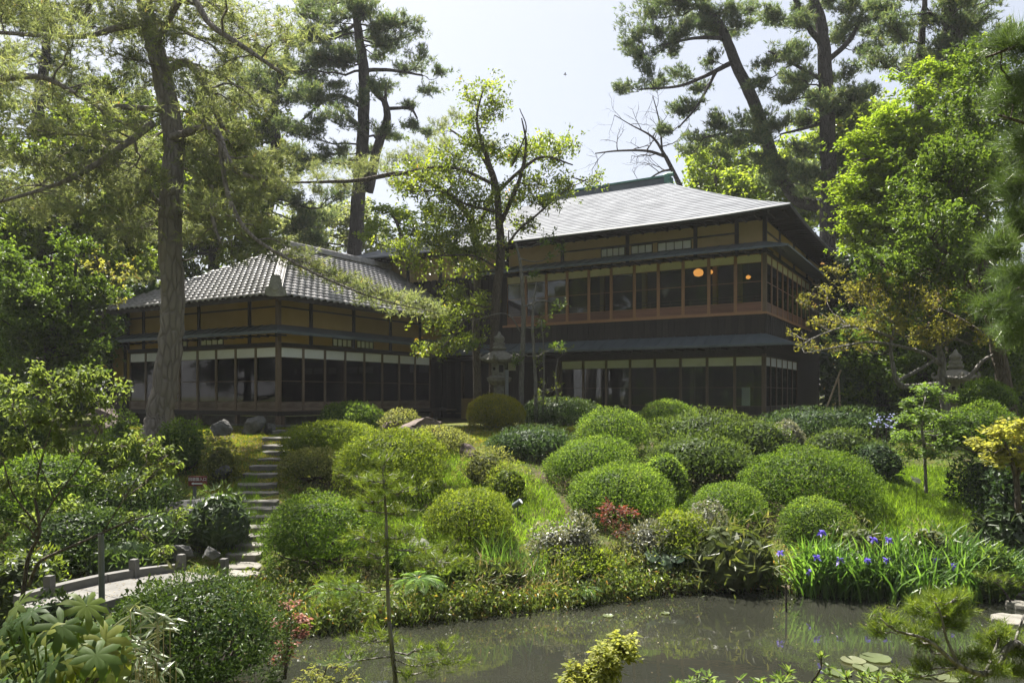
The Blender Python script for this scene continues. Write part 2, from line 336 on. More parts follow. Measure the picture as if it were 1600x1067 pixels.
def water_mat():
    m, n, l = nodes('murky_pond_water')
    tc = n.new('ShaderNodeTexCoord'); mp = n.new('ShaderNodeMapping'); mp.inputs['Scale'].default_value = (1, 1.6, 1); l.new(tc.outputs['Object'], mp.inputs[0])
    nz = n.new('ShaderNodeTexNoise'); nz.inputs['Scale'].default_value = 2.2; nz.inputs['Detail'].default_value = 3; l.new(mp.outputs[0], nz.inputs['Vector'])
    n2 = n.new('ShaderNodeTexNoise'); n2.inputs['Scale'].default_value = .5; n2.inputs['Detail'].default_value = 4; l.new(tc.outputs['Object'], n2.inputs['Vector'])
    cr = n.new('ShaderNodeValToRGB'); cr.color_ramp.elements[0].position = .35; cr.color_ramp.elements[1].position = .7
    cr.color_ramp.elements[0].color = (.016, .017, .0125, 1); cr.color_ramp.elements[1].color = (.023, .024, .018, 1); l.new(n2.outputs['Fac'], cr.inputs[0])
    pb = n.new('ShaderNodeBsdfPrincipled'); pb.inputs['Roughness'].default_value = .015; pb.inputs['IOR'].default_value = 1.7; pb.inputs['Specular IOR Level'].default_value = .5
    l.new(cr.outputs[0], pb.inputs['Base Color'])
    bp = n.new('ShaderNodeBump'); bp.inputs['Strength'].default_value = .05; bp.inputs['Distance'].default_value = .03
    l.new(nz.outputs['Fac'], bp.inputs['Height']); l.new(bp.outputs[0], pb.inputs['Normal'])
    o = n.new('ShaderNodeOutputMaterial'); l.new(pb.outputs[0], o.inputs[0]); return m
M['water'] = water_mat()

# ------------------------------------------------------------------ ground and pond
SX = [-40, -14, -9, -6, -4, -3, -1, 1.07, 2.24, 4.4, 5.1, 7.8, 9.4, 12, 16, 40]
SY = [12, 11.6, 11.7, 11.8, 11.6, 11.1, 11.9, 12.6, 13.2, 13.8, 13.4, 13.2, 13.8, 15, 17, 22]
NX = [-40, -6, -3, -1, 0, 4, 6, 7.4, 8.6, 9.6, 12, 40]
NY = [9.4, 9.2, 8.9, 8.2, 7.6, 7.6, 8.4, 10.4, 12.2, 13.6, 14.8, 21.9]
def gh(x, y):
    x = A(x); y = A(y)
    ys = np.interp(x, SX, SY) + .16 * np.sin(x * 2.1) + .10 * np.sin(x * 5.3 + 1) + .06 * np.sin(x * 11.7); yn = np.interp(x, NX, NY)
    t = (y - ys) / (24.5 - ys)
    far = np.interp(t, [0, .05, .15, .3, .5, .75, 1, 2], [0, .3, .6, 1.05, 1.6, 2.1, 2.4, 2.45])
    s = yn - y
    near = np.interp(s, [0, .5, 2, 4, 6.5, 9], [0, .35, .8, 1.3, 1.85, 1.95])
    wet = -np.minimum(.7, .5 * np.minimum(np.maximum(ys - y, 0), np.maximum(y - yn, 0)))
    h = np.where(y > ys, far, np.where(y < yn, near, wet))
    bump = .06 * np.sin(x * 1.7 + y * .9) * np.sin(y * 1.3 - x * .6) + .03 * np.sin(x * 4.1 + 1) * np.sin(y * 3.7)
    return h + bump * np.clip(np.abs(h) * 2, 0, 1) * (y < 24.5)
def on_ground(px, py, lo=3.0, hi=30.0):
    Y = np.linspace(lo, hi, 1600)
    d = (EZ + (HY - py) / F * Y) - gh((px - 800) / F * Y, Y)
    i = np.argmax(d < 0); Y = Y[i]
    return np.array([(px - 800) / F * Y, Y, float(gh((px - 800) / F * Y, Y))])
def gpt(px, Y):
    x = (px - 800) / F * Y; return np.array([x, Y, float(gh(x, Y))])

def make_ground():
    xs = np.concatenate([[-600, -200, -80], np.arange(-40, -14, 1), np.arange(-14, 14.01, .3), np.arange(15, 41, 1), [80, 200, 600]])
    ys = np.concatenate([[-600, -200, -60, -20], np.arange(-10, 27, .3), np.arange(28, 41, 1.5), [60, 120, 300, 700]])
    X, Yg = np.meshgrid(xs, ys); Z = gh(X, np.clip(Yg, -9, 60))
    V = np.stack([X, Yg, Z], -1).reshape(-1, 3); nx = len(xs)
    i = np.arange((len(ys) - 1) * (nx - 1)); r, c = i // (nx - 1), i % (nx - 1); a = r * nx + c
    g = G(); g.V.append(V); g.L.append(np.stack([a, a + 1, a + nx + 1, a + nx], 1).ravel()); g.S.append(np.full(len(a), 4)); g.R.append(np.full(len(a), .5)); g.n = len(V)
    struct(g.build('ground', M['ground'], smooth=True))
    g = G(); nx_ = 60; xs = np.linspace(-40, 20, nx_)
    V = [(x, y, 0) for y in np.linspace(5, 24, 20) for x in xs]
    g.mesh(V, [(r * nx_ + c, r * nx_ + c + 1, (r + 1) * nx_ + c + 1, (r + 1) * nx_ + c) for r in range(19) for c in range(nx_ - 1)])
    struct(g.build('pond_water', M['water']))
make_ground()

# ------------------------------------------------------------------ the two houses (local x runs along the front to the right, local y into the depth)
ORG = (9.14, 27.3, 0.0); ANG = math.atan2(-.5156, .8569)
house = thing('main_house', 'two storey dark timber house with hipped grey roof and rows of glass windows', 'house', ORG, ANG)
wing = thing('garden_wing', 'single storey ochre walled wing under a silver grey tile roof', 'house', ORG, ANG)
E = EZ
def bx(name, mat, parent, *boxes):
    g = G()
    for b in boxes: g.box(*b)
    return g.build(name, M[mat], parent, world=False)

_wc = {}
def window(parent, x, y, rz, wd, z, kind):
    """z = sill, kick top, mid rail, glass top, paper top (relative to the eye)"""
    key = (round(wd, 3), z, kind)
    if key not in _wc:
        fm = 'wood_red' if kind == 'upper' else 'wood_post'
        f = G(); s = .025 if kind != 'upper' else .03
        for xx in (s, wd - s): f.box(xx - s, xx + s, -.03, .03, z[0] + E, z[4] + E)
        for zz, h in ((z[0], .03), (z[1], .016), (z[3], .016), (z[4] - .03, .03)): f.box(2 * s, wd - 2 * s, -.027, .027, zz + E, zz + h + E)
        f.box(2 * s, wd - 2 * s, -.014, .014, z[2] + E - .009, z[2] + E + .009)
        lo = G().box(2 * s, wd - 2 * s, -.004, .004, z[1] + .016 + E, z[2] - .009 + E)
        up = G().box(2 * s, wd - 2 * s, -.004, .004, z[2] + .009 + E, z[3] + E)
        pp = G().box(2 * s, wd - 2 * s, -.008, .008, z[3] + .016 + E, z[4] - .03 + E)
        kk = G().box(2 * s, wd - 2 * s, -.012, .012, z[0] + .03 + E, z[1] + E)
        km = {'upper': 'wood_kick', 'lower': 'wood_dark', 'wing': 'wood_kick_old'}[kind]
        _wc[key] = [f.data('window', M[fm]), lo.data('pane', M['glass']), up.data('pane', M['glass']),
                    pp.data('paper_panel', M['paper_cream' if kind == 'upper' else 'paper']), kk.data('kick_panel', M[km])]
    d = _wc[key]
    o = link('window', d[0], parent, (x, y, 0), (0, 0, rz))
    for nm, k in (('pane', 1), ('pane', 2), ('paper_panel', 3), ('kick_panel', 4)): link(nm, d[k], o)
    return o
HALF = math.pi / 2
# --- main house, upper floor
ZU = (3.02, 3.36, 4.12, 4.80, 5.13); ZL = (-.74, -.42, .28, 1.06, 1.42)
bw = .99
for k in range(11): window(house, -bw * (k + 1) - .06, 0, 0, bw, ZU, 'upper')
for k in range(9): window(house, 0, .06 + bw * k, HALF, bw, ZU, 'upper')
bw = 1.03
for k in range(8): window(house, -bw * (k + 1) - .06, .05, 0, bw, ZL, 'lower')
for k in range(6): window(house, -.05, .06 + bw * k, HALF, bw, ZL, 'lower')
# posts and beams
for x in (0,): bx('corner_post', 'wood_post', house, (x - .07, x + .07, -.07, .07, 2.93 + E, 5.22 + E)); bx('corner_post', 'wood_post', house, (x - .11, x + .03, -.03, .11, -1.1 + E, 1.5 + E))
for x in (-10.98, -14.5, -18.2): bx('post', 'wood_dark', house, (x - .08, x + .08, -.06, .1, -1.1 + E, 6.3 + E))
for x in (-8.4, -11.8, -13.3): bx('post', 'wood_post', house, (x - .06, x + .06, -.02, .12, -1.1 + E, 1.5 + E))
for k in range(0, 9): bx('floor_post', 'wood_dark', house, (-1.03 * k - .12, -1.03 * k, .0, .12, -1.12 + E, -.86 + E))
bx('sill_beam', 'wood_red', house, (-11.1, .09, -.09, .05, 2.93 + E, 3.015 + E)); bx('sill_beam', 'wood_red', house, (-.05, .088, .052, 9.2, 2.932 + E, 3.013 + E))
bx('lintel', 'wood_dark', house, (-11.1, .085, -.08, .06, 5.135 + E, 5.24 + E)); bx('lintel', 'wood_dark', house, (-.06, .083, .062, 9.2, 5.137 + E, 5.238 + E))
bx('lintel', 'wood_dark', house, (-8.5, .03, -.03, .1, 1.425 + E, 1.62 + E)); bx('lintel', 'wood_dark', house, (-.1, .028, .102, 6.6, 1.427 + E, 1.618 + E))
bx('floor_beam', 'wood_dark', house, (-8.6, .05, -.02, .12, -.88 + E, -.745 + E)); bx('floor_beam', 'wood_dark', house, (-.12, .048, .122, 6.6, -.878 + E, -.747 + E))
bx('foundation', 'wood_dark', house, (-18.1, -.3, .35, .5, -1.2 + E, -.85 + E), (-.5, -.35, .55, 11, -1.2 + E, -.85 + E))
# dark board walls between the floors, one board after the other
bd = G().box(0, .235, -.022, 0, 0, 1).data('board', M['wood_dark'])
def boards(parent, x0, x1, y, z0, z1, rz=0, step=.242):
    n = int(round((x1 - x0) / step))
    for k in range(n):
        t = x0 + k * step; jit = random.uniform(-.008, .004)
        o = link('board', bd, parent, (t, y + jit, z0 + E) if rz == 0 else (y - jit, t, z0 + E), (0, 0, rz)); o.scale = (1, 1, z1 - z0)
boards(house, -11.1, .02, -.03, 2.2, 2.925)
boards(house, .02, 9.0, .03, 2.2, 2.925, HALF, .36)
boards(house, -18.2, -11.05, -.02, 1.8, 5.3, 0, .36)
boards(house, -18.2, -13.5, .10, -.95, 1.5, 0, .47)
bx('wall_core', 'wood_dark', house, (-18.2, -.06, .02, .1, 1.62 + E, 2.93 + E), (-.1, -.01, .12, 11.7, 1.62 + E, 2.93 + E), (-18.2, -11.1, .02, .12, 2.94 + E, 5.3 + E), (-18.1, -13.45, .16, .24, -.9 + E, 1.55 + E), (-.12, -.02, 6.3, 11.7, -1 + E, 1.6 + E), (-.1, -.02, 9.05, 11.7, 2.94 + E, 5.2 + E))
# plain sliding panels to the left of the lower windows
for x in (-9.4, -10.3, -11.2, -12.4): bx('shutter_panel', 'wood_dark', house, (x, x + .86, .1, .13, -.75 + E, 1.4 + E)); 
bx('paper_panel', 'paper', house, (-11.6, -10.5, .05, .07, 1.06 + E, 1.4 + E))
bx('leaning_board', 'plaster', house, (-13.1, -12.2, -.35, -.31, -1.1 + E, -.15 + E))
# upper plaster band with posts, rail and the two small paper windows
zb0, zb1 = 5.52, 6.34
px_ = [0, -1.0, -2.55, -5.3, -8.2, -10.9, -13.6, -16.4, -18.2]
for a in px_: bx('post', 'wood_dark', house, (a - .07, a + .07, -.05, .07, 5.25 + E, 6.42 + E))
for a, b in zip(px_[:-1], px_[1:]):
    if b < -1.5 and b > -9:
        bx('plaster_panel', 'plaster_pale', house, (b + .07, a - .07, 0, .05, 5.98 + E, zb1 + E)); bx('rail', 'wood_dark', house, (b + .07, a - .07, -.03, .05, 5.92 + E, 5.978 + E))
        bx('plaster_panel', 'plaster_pale', house, (b + .07, a - .07, .002, .05, zb0 - .25 + E, 5.918 + E))
    else: bx('plaster_panel', 'plaster_pale', house, (b + .07, a - .07, 0, .05, zb0 - .25 + E, zb1 + E))
def small_window(parent, x0, x1, y, z0, z1, n=4):
    o = bx('window', 'wood_dark', parent, (x0, x1, y - .03, y, z0 - .03 + E, z0 + E), (x0, x1, y - .03, y, z1 + E, z1 + .03 + E), *[(x - .015, x + .015, y - .028, y, z0 + E, z1 + E) for x in np.linspace(x0 + .015, x1 - .015, n + 1)])
    for k in range(n):
        a = x0 + .03 + (x1 - x0 - .03) / n * k; bx('pane', 'paper', o, (a, a + (x1 - x0 - .03) / n - .03, y - .012, y - .002, z0 + .001 + E, z1 - .001 + E))
small_window(house, -4.05, -2.7, -.004, 5.58, 5.88); small_window(house, -5.15 - 1.3, -5.15 - .25, -.004, 5.58, 5.88); small_window(house, -5.15 + .0, -5.15 + .9, -.004, 5.58, 5.88, 3)
for y0, y1 in ((.07, 2.4), (2.54, 5.2), (5.34, 8.2), (8.34, 11.6)):
    bx('plaster_panel', 'plaster_pale', house, (-.05, 0, y0, y1, 5.28 + E, 6.34 + E)); bx('post', 'wood_dark', house, (-.07, .05, y1, y1 + .14, 5.25 + E, 6.42 + E)); bx('rail', 'wood_dark', house, (.002, .03, y0, y1, 5.92 + E, 5.98 + E))
bx('wall_plate', 'wood_dark', house, (-18.3, .07, -.06, .08, 6.34 + E, 6.47 + E), (-.08, .068, .082, 11.8, 6.341 + E, 6.469 + E))
bx('back_wall', 'wood_dark', house, (-18.2, 0, 11.65, 11.8, -1.1 + E, 6.4 + E), (-18.3, -18.15, 0, 11.6, -1.1 + E, 6.4 + E))

def skirt_roof(name, parent, mat, xl, ox, oy, yend, zt, ze, o, th=.07, x0=0.0, y0=0.0):
    """lean-to roof round the outer corner (x0,y0); wall line -> edge line o metres out"""
    g = G()
    def strip(a, b, n):  # standing seams: thin raised lines
        pass
    top = [(xl, y0, zt), (x0, y0, zt), (x0, yend, zt)]; ed = [(xl, y0 - o, ze), (x0 + o, y0 - o, ze), (x0 + o, yend, ze)]
    V = [(a, b, c + E) for a, b, c in top + ed] + [(a, b, c - th + E) for a, b, c in top + ed]
    g.mesh(V, [(3, 4, 1, 0), (4, 5, 2, 1), (9, 6, 7, 10), (10, 7, 8, 11), (3, 9, 10, 4), (4, 10, 11, 5), (0, 6, 9, 3), (2, 5, 11, 8)])
    ob = g.build(name, M[mat], parent, world=False)
    s = G()
    for x in np.arange(xl + .3, x0 + .05, .46): s.mesh([(x - .012, y0 - .01, zt + E), (x + .012, y0 - .01, zt + E), (x + .012, y0 - o, ze + E), (x - .012, y0 - o, ze + E), (x - .012, y0 - .01, zt + .022 + E), (x + .012, y0 - .01, zt + .022 + E), (x + .012, y0 - o, ze + .022 + E), (x - .012, y0 - o, ze + .022 + E)], [(4, 7, 6, 5), (0, 3, 7, 4), (1, 5, 6, 2), (3, 2, 6, 7)])
    sm = s.build('roof_seam', M[mat], ob, world=False); sm['kind'] = 'stuff'
    r = G()
    for x in np.arange(xl + .2, x0 + o - .1, .42): r.box(x - .025, x + .025, y0 - o + .06, y0 - .1, ze - th - .07 + E, ze - th - .012 + E)
    rb = r.build('rafter', M['wood_dark'], ob, world=False); rb['kind'] = 'stuff'
    return ob
skirt_roof('upper_skirt_roof', house, 'metal_roof', -12.5, 0, 0, 10.5, 5.56, 5.20, 1.0)
skirt_roof('lower_skirt_roof', house, 'metal_roof', -13.3, 0, 0, 7.5, 2.24, 1.80, 1.1)
bx('rain_gutter', 'metal_roof', house, (-13.3, 1.15, -1.16, -1.1, 1.72 + E, 1.79 + E))

# --- main roof: hipped, laid in courses
XL, XR, YF, YB = -19.35, 1.1, -1.1, 12.9; DM = 7.0
def roof_pt(x, y):
    d = np.minimum(np.minimum(x - XL, XR - x), np.minimum(y - YF, YB - y)); t = np.clip(d / DM, 0, 1)
    cd = np.minimum(np.minimum(np.hypot(x - XL, y - YF), np.hypot(x - XR, y - YF)), np.minimum(np.hypot(x - XL, y - YB), np.hypot(x - XR, y - YB)))
    lift = .13 * np.clip(1 - cd / 4.5, 0, 1) ** 2
    return 6.42 + 3.55 * (.94 * t + .06 * t * t) + lift + E
def slope_courses(g, a0, a1, c0, c1, nc=26, seg=44):
    """eave from a0 to a1, ridge side from c0 to c1 (plan points)"""
    a0, a1, c0, c1 = A(a0), A(a1), A(c0), A(c1)
    for k in range(nc):
        t0, t1 = k / nc, (k + 1) / nc
        s = np.linspace(0, 1, seg + 1)[:, None]
        lo = (a0 + (c0 - a0) * t0) * (1 - s) + (a1 + (c1 - a1) * t0) * s; hi = (a0 + (c0 - a0) * t1) * (1 - s) + (a1 + (c1 - a1) * t1) * s
        L_ = np.c_[lo, roof_pt(lo[:, 0], lo[:, 1]) + .02]; H_ = np.c_[hi, roof_pt(hi[:, 0], hi[:, 1])]; B_ = L_ - A([0, 0, .022])
        r = np.clip(.5 + .35 * R_.normal() * .5 + R_.normal(size=seg) * .16, 0, 1)
        q = np.stack([L_[:-1], L_[1:], H_[1:], H_[:-1]], 1); g.polys(q, r)
        g.polys(np.stack([B_[:-1], B_[1:], L_[1:], L_[:-1]], 1), r)
g = G()
RL, RR = (-12.35, 5.9), (-5.9, 5.9)
slope_courses(g, (XL, YF), (XR, YF), RL, RR); slope_courses(g, (XR, YF), (XR, YB), RR, RR, seg=20)
slope_courses(g, (XR, YB), (XL, YB), RR, RL, 12, 10); slope_courses(g, (XL, YB), (XL, YF), RL, RL, 12, 10)
roof = g.build('roof', M['roof'], house, world=False)
g = G()   # fascia and soffit
for (p0, p1) in (((XL, YF), (XR, YF)), ((XR, YF), (XR, YB)), ((XR, YB), (XL, YB)), ((XL, YB), (XL, YF))):
    s = np.linspace(0, 1, 30)[:, None]; e = A(p0) * (1 - s) + A(p1) * s; z = roof_pt(e[:, 0], e[:, 1])
    cxy = A([(XL + XR) / 2, 5.9]); inn = e + np.sign(cxy - e) * np.minimum(np.abs(cxy - e), 1.15)
    a = np.c_[e, z - .005]; b = np.c_[e, z - .13]; c = np.c_[inn, np.full(30, 6.47 + E)]
    g.polys(np.stack([a[:-1], b[:-1], b[1:], a[1:]], 1), .5); g.polys(np.stack([b[:-1], c[:-1], c[1:], b[1:]], 1), .5)
g.build('soffit', M['wood_dark'], roof, world=False)
g = G()
for x in np.arange(XL + 1.2, XR - .1, .5): g.box(x - .035, x + .035, YF + .05, 0, 6.30 + E, 6.385 + E)
for y in np.arange(.3, YB - 1, .5): g.box(0.1, XR - .05, y - .035, y + .035, 6.30 + E, 6.385 + E)
struct(g.build('rafter', M['wood_dark'], roof, world=False), 'stuff')
s = np.linspace(0, 1, 30); e = np.c_[XL + .8 + (XR - XL - .8) * s, np.full(30, YF - .06)]
G().tube(np.c_[e, roof_pt(e[:, 0], np.full(30, YF + .01)) - .05], .045, 8).build('rain_gutter', M['metal_roof'], roof, world=False)
zr = roof_pt(A([-9.]), A([5.9]))[0] - .05
rg = bx('ridge', 'metal_roof', house, (-12.5, -5.75, 5.72, 6.08, zr - E, zr + .34 - E)) if False else None
rg = G().box(-12.5, -5.8, 5.70, 6.10, zr - .05, zr + .22).build('ridge', M['metal_roof'], house, world=False)
G().box(-12.6, -5.65, 5.6, 6.2, zr + .222, zr + .29).build('ridge_cap', M['copper_green'], rg, world=False)
g = G(); g.box(-5.795, -5.55, 5.62, 6.18, zr - .15, zr + .24); g.tube([(-5.9, 5.9, zr + .32), (-5.7, 5.9, zr + .37), (-5.45, 5.9, zr + .36)], [.11, .12, .10], 8)
g.box(-5.6, -5.5, 5.5, 6.3, zr - .22, zr - .02)
g.build('ridge_end', M['copper_green'], rg, world=False)
# --- interiors
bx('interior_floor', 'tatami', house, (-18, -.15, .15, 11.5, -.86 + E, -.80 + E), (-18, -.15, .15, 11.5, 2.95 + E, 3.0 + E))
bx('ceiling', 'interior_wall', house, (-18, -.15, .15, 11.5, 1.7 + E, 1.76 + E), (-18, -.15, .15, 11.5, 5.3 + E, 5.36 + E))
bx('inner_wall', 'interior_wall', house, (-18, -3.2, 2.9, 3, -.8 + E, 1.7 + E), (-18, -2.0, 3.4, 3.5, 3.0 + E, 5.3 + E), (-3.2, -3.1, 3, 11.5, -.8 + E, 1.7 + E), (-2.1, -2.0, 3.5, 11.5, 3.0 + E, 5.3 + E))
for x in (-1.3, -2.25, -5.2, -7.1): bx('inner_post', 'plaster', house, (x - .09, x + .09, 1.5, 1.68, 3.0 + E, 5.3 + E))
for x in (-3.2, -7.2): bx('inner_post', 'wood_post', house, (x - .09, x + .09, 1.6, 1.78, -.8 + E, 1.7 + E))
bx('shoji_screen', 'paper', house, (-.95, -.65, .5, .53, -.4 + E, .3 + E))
g = G()
for x in np.arange(-10.9, -.1, .8): g.box(x, x + .03, .35, .38, 3.0 + E, 3.66 + E)
for zz in (3.4, 3.52, 3.64): g.box(-10.9, -.15, .351, .379, zz + E, zz + .025 + E)
g.build('railing', M['wood_post'], house, world=False)
def pendant(x, y, z, r, label):
    pl = G().lathe([(r * .35, z + r * .75), (r * .85, z + r * .45), (r, z), (r * .8, z - r * .5), (r * .3, z - r * .7)], 14, (x, y, E)).build('lamp_shade', M['lamp_glow'], house, world=False)
    G().tube([(x, y, z + r * .75 + E), (x, y, 5.3 + E)], .008, 5).build('cord', M['steel'], pl, world=False)
pendant(-2.75, 1.0, 4.78, .20, ''); pendant(-2.35, 1.2, 4.80, .12, ''); pendant(-1.1, 2.1, 4.62, .10, '')

# --- garden wing
WX, WY = -13.43, -10.53
ZW = (-.55, -.24, .47, 1.26, 1.62)
bw = 1.03
for k in range(8): window(wing, WX - .06 - bw * (k + 1), WY, 0, bw, ZW, 'wing')
for k in range(8): window(wing, WX, WY + .06 + bw * k, HALF, bw, ZW, 'wing')
bx('corner_post', 'wood_post', wing, (WX - .07, WX + .07, WY - .07, WY + .07, -.95 + E, 3.2 + E))
bx('lintel', 'wood_dark', wing, (WX - 8.35, WX + .05, WY - .06, WY + .06, 1.622 + E, 1.76 + E)); bx('lintel', 'wood_dark', wing, (WX - .06, WX + .052, WY + .062, WY + 8.6, 1.624 + E, 1.758 + E))
bx('sill_beam', 'wood_dark', wing, (WX - 9.6, WX + .08, WY - .09, WY + .08, -.70 + E, -.552 + E)); bx('sill_beam', 'wood_dark', wing, (WX - .08, WX + .082, WY + .082, WY + 9.4, -.698 + E, -.554 + E))
for k in range(0, 9, 2):
    bx('floor_post', 'wood_post', wing, (WX - bw * k - .06, WX - bw * k + .06, WY - .05, WY + .07, -1.12 + E, -.702 + E)); bx('floor_post', 'wood_post', wing, (WX - .06, WX + .06, WY + bw * k + .1, WY + bw * k + .22, -1.12 + E, -.7 + E))
    for q in ((WX - bw * k, WY), (WX, WY + bw * k + .16)): bx('foundation_stone', 'stone_step', wing, (q[0] - .17, q[0] + .17, q[1] - .15, q[1] + .19, -1.25 + E, -1.0 + E))
bx('foundation', 'stone_step', wing, (WX - 9.5, WX - .4, WY + .5, WY + .6, -1.2 + E, -.75 + E), (WX - .5, WX - .4, WY + .62, WY + 9.4, -1.2 + E, -.75 + E))
# plaster above and below the skirt roof
def wing_face(run, n_end, mapf, posts, smalls):
    for a, b in zip(posts[:-1], posts[1:]):
        mapf('plaster_panel', 'plaster', a + .07, b - .07, 0, .05, 2.2, 2.93); mapf('plaster_panel', 'plaster', a + .07, b - .07, .002, .05, 2.985, 3.26)
        mapf('rail', 'wood_dark', a + .07, b - .07, -.025, .05, 2.932, 2.983); mapf('plaster_panel', 'plaster_gold', a + .07, b - .07, 0, .05, 1.765, 2.18)
    for a in posts: mapf('post', 'wood_dark', a - .065, a + .065, -.045, .06, 1.762, 3.3)
def mf(name, mat, s0, s1, d0, d1, z0, z1): bx(name, mat, wing, (WX - s1, WX - s0, WY + d0, WY + d1, z0 + E, z1 + E))
def mr_(name, mat, s0, s1, d0, d1, z0, z1): bx(name, mat, wing, (WX - d1, WX - d0, WY + s0, WY + s1, z0 + E, z1 + E))
wing_face(0, 0, mf, [.0, 1.4, 4.1, 5.9, 7.4, 8.4], None)
wing_face(0, 0, mr_, [.0, 1.45, 3.6, 5.7, 7.6, 9.2], None)
small_window(wing, WX - 5.75, WX - 4.75, WY - .004, 1.79, 2.03, 4); small_window(wing, WX - 4.0, WX - 2.75, WY - .004, 1.79, 2.03, 4)
sw = bx('window', 'wood_dark', wing, (WX + .004, WX + .03, WY + 2.5, WY + 3.5, 1.77 + E, 1.79 + E), (WX + .004, WX + .03, WY + 2.5, WY + 3.5, 2.03 + E, 2.06 + E), *[(WX + .004, WX + .029, WY + t, WY + t + .03, 1.791 + E, 2.029 + E) for t in np.linspace(2.5, 3.47, 5)])
for t in np.linspace(2.5, 3.47, 5)[:4]: bx('pane', 'paper', sw, (WX + .006, WX + .012, WY + t + .031, WY + t + .23, 1.792 + E, 2.028 + E))
sw = bx('window', 'wood_dark', wing, (WX + .004, WX + .03, WY + 3.75, WY + 4.7, 1.77 + E, 1.79 + E), (WX + .004, WX + .03, WY + 3.75, WY + 4.7, 2.03 + E, 2.06 + E), *[(WX + .004, WX + .029, WY + t, WY + t + .03, 1.791 + E, 2.029 + E) for t in np.linspace(3.75, 4.67, 5)])
for t in np.linspace(3.75, 4.67, 5)[:4]: bx('pane', 'paper', sw, (WX + .006, WX + .012, WY + t + .031, WY + t + .22, 1.792 + E, 2.028 + E))
bx('wall_plate', 'wood_dark', wing, (WX - 8.5, WX + .06, WY - .06, WY + .08, 3.262 + E, 3.38 + E), (WX - .08, WX + .058, WY + .082, WY + 10.4, 3.263 + E, 3.379 + E))
skirt_roof('skirt_roof', wing, 'metal_roof', WX - 9.8, 0, 0, WY + 9.6, 2.36, 2.10, .62, .1, WX, WY)
# return wall at the far left and inner parts
for x in (WX - 8.45, WX - 9.15, WX - 10.1): bx('post', 'wood_dark', wing, (x - .07, x + .07, WY + .3, WY + .44, -1.1 + E, 3.2 + E))
bx('plaster_panel', 'plaster', wing, (WX - 9.08, WX - 8.52, WY + .35, WY + .4, .5 + E, 1.9 + E)); bx('plaster_panel', 'plaster', wing, (WX - 10.03, WX - 9.22, WY + .35, WY + .4, .5 + E, 1.9 + E))
bx('kick_panel', 'wood_dark', wing, (WX - 10.03, WX - 8.52, WY + .34, WY + .41, -.9 + E, .498 + E))
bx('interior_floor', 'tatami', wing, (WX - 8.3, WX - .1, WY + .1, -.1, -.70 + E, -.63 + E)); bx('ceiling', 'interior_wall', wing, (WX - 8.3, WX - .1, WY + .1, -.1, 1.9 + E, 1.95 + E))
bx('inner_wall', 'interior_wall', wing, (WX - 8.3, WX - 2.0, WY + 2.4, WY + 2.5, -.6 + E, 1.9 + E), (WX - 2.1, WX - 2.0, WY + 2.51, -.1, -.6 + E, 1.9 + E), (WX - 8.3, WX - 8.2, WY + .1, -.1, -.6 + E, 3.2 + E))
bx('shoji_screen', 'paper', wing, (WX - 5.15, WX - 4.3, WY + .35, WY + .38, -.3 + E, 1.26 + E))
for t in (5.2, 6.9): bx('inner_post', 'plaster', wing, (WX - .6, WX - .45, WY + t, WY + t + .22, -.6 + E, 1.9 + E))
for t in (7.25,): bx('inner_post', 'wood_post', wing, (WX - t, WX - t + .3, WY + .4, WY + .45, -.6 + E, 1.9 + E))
# tile roof
OV = .9; ex, ey = WX + OV, WY - OV; ZE = 3.20; RUN = 5.0; RISE = 2.78; SL = math.atan2(RISE, RUN); rows = 19; dr = RUN / rows
g = G()
apx = (ex - RUN, ey + RUN)
V = [(ex - 10, ey, ZE), (ex, ey, ZE), (ex, -1.9, ZE), (apx[0], apx[1], ZE + RISE), (apx[0], -.2, ZE + RISE), (ex - 10, -.2, ZE), (ex - RUN * .0 - .0, -1.9, ZE)]
up = [(x, y, z + E - .04) for x, y, z in V[:6]]; dn = [(x, y, z + E - .16) for x, y, z in V[:6]]
g.mesh(up + dn, [(0, 1, 3), (1, 2, 4, 3), (0, 3, 4, 5), (0, 6, 7, 1), (1, 7, 8, 2), (2, 8, 10, 4), (6, 9, 7), (7, 9, 10, 8)])
troof = g.build('roof', M['wood_dark'], wing, world=False)
TW, TL = .30, .36
def tile_geo():
    g = G(); xs = np.linspace(-TW / 2 - .02, TW / 2 + .02, 8); prof = .032 * np.sin(xs / TW * 2 * math.pi - .4) + .012 * np.cos(xs / TW * 4 * math.pi)
    lo = np.c_[xs, np.zeros(8), prof + .035]; hi = np.c_[xs, np.full(8, TL), prof + .0]; bt = lo - A([0, 0, .035])
    V = np.concatenate([lo, hi, bt]); f = []
    for i in range(7): f.append((i, i + 1, 9 + i, 8 + i)); f.append((16 + i, 17 + i, i + 1, i))
    g.mesh(V, f); return g
tile_me = tile_geo().data('tile', M['tile'], smooth=True)
tl = []
for k in range(rows):
    d = k * dr; z = ZE + RISE * k / rows + .01
    n = int((10 - 2 * d) / TW)
    for i in range(n):
        x = ex - d - TW * (i + .6)
        if x > ex - 10 + d: tl.append((x, ey + d - .05, z, 0))
    y = ey + d + TW * .6
    while y < -2.0 + min(d, 1.9): tl.append((ex - d + .05, y, z, HALF)); y += TW
def tdist(t):
    c, s = math.cos(ANG), math.sin(ANG); X = ORG[0] + t[0] * c - t[1] * s; Y = ORG[1] + t[0] * s + t[1] * c
    hid = 0 if (X / Y * F + 800) > 300 else 6
    return Y + hid
tl.sort(key=tdist)
rotm = lambda rz: Matrix.Rotation(rz, 4, 'Z') @ Matrix.Rotation(SL, 4, 'X')
gs = G(); tg = tile_geo(); tv = np.concatenate(tg.V)
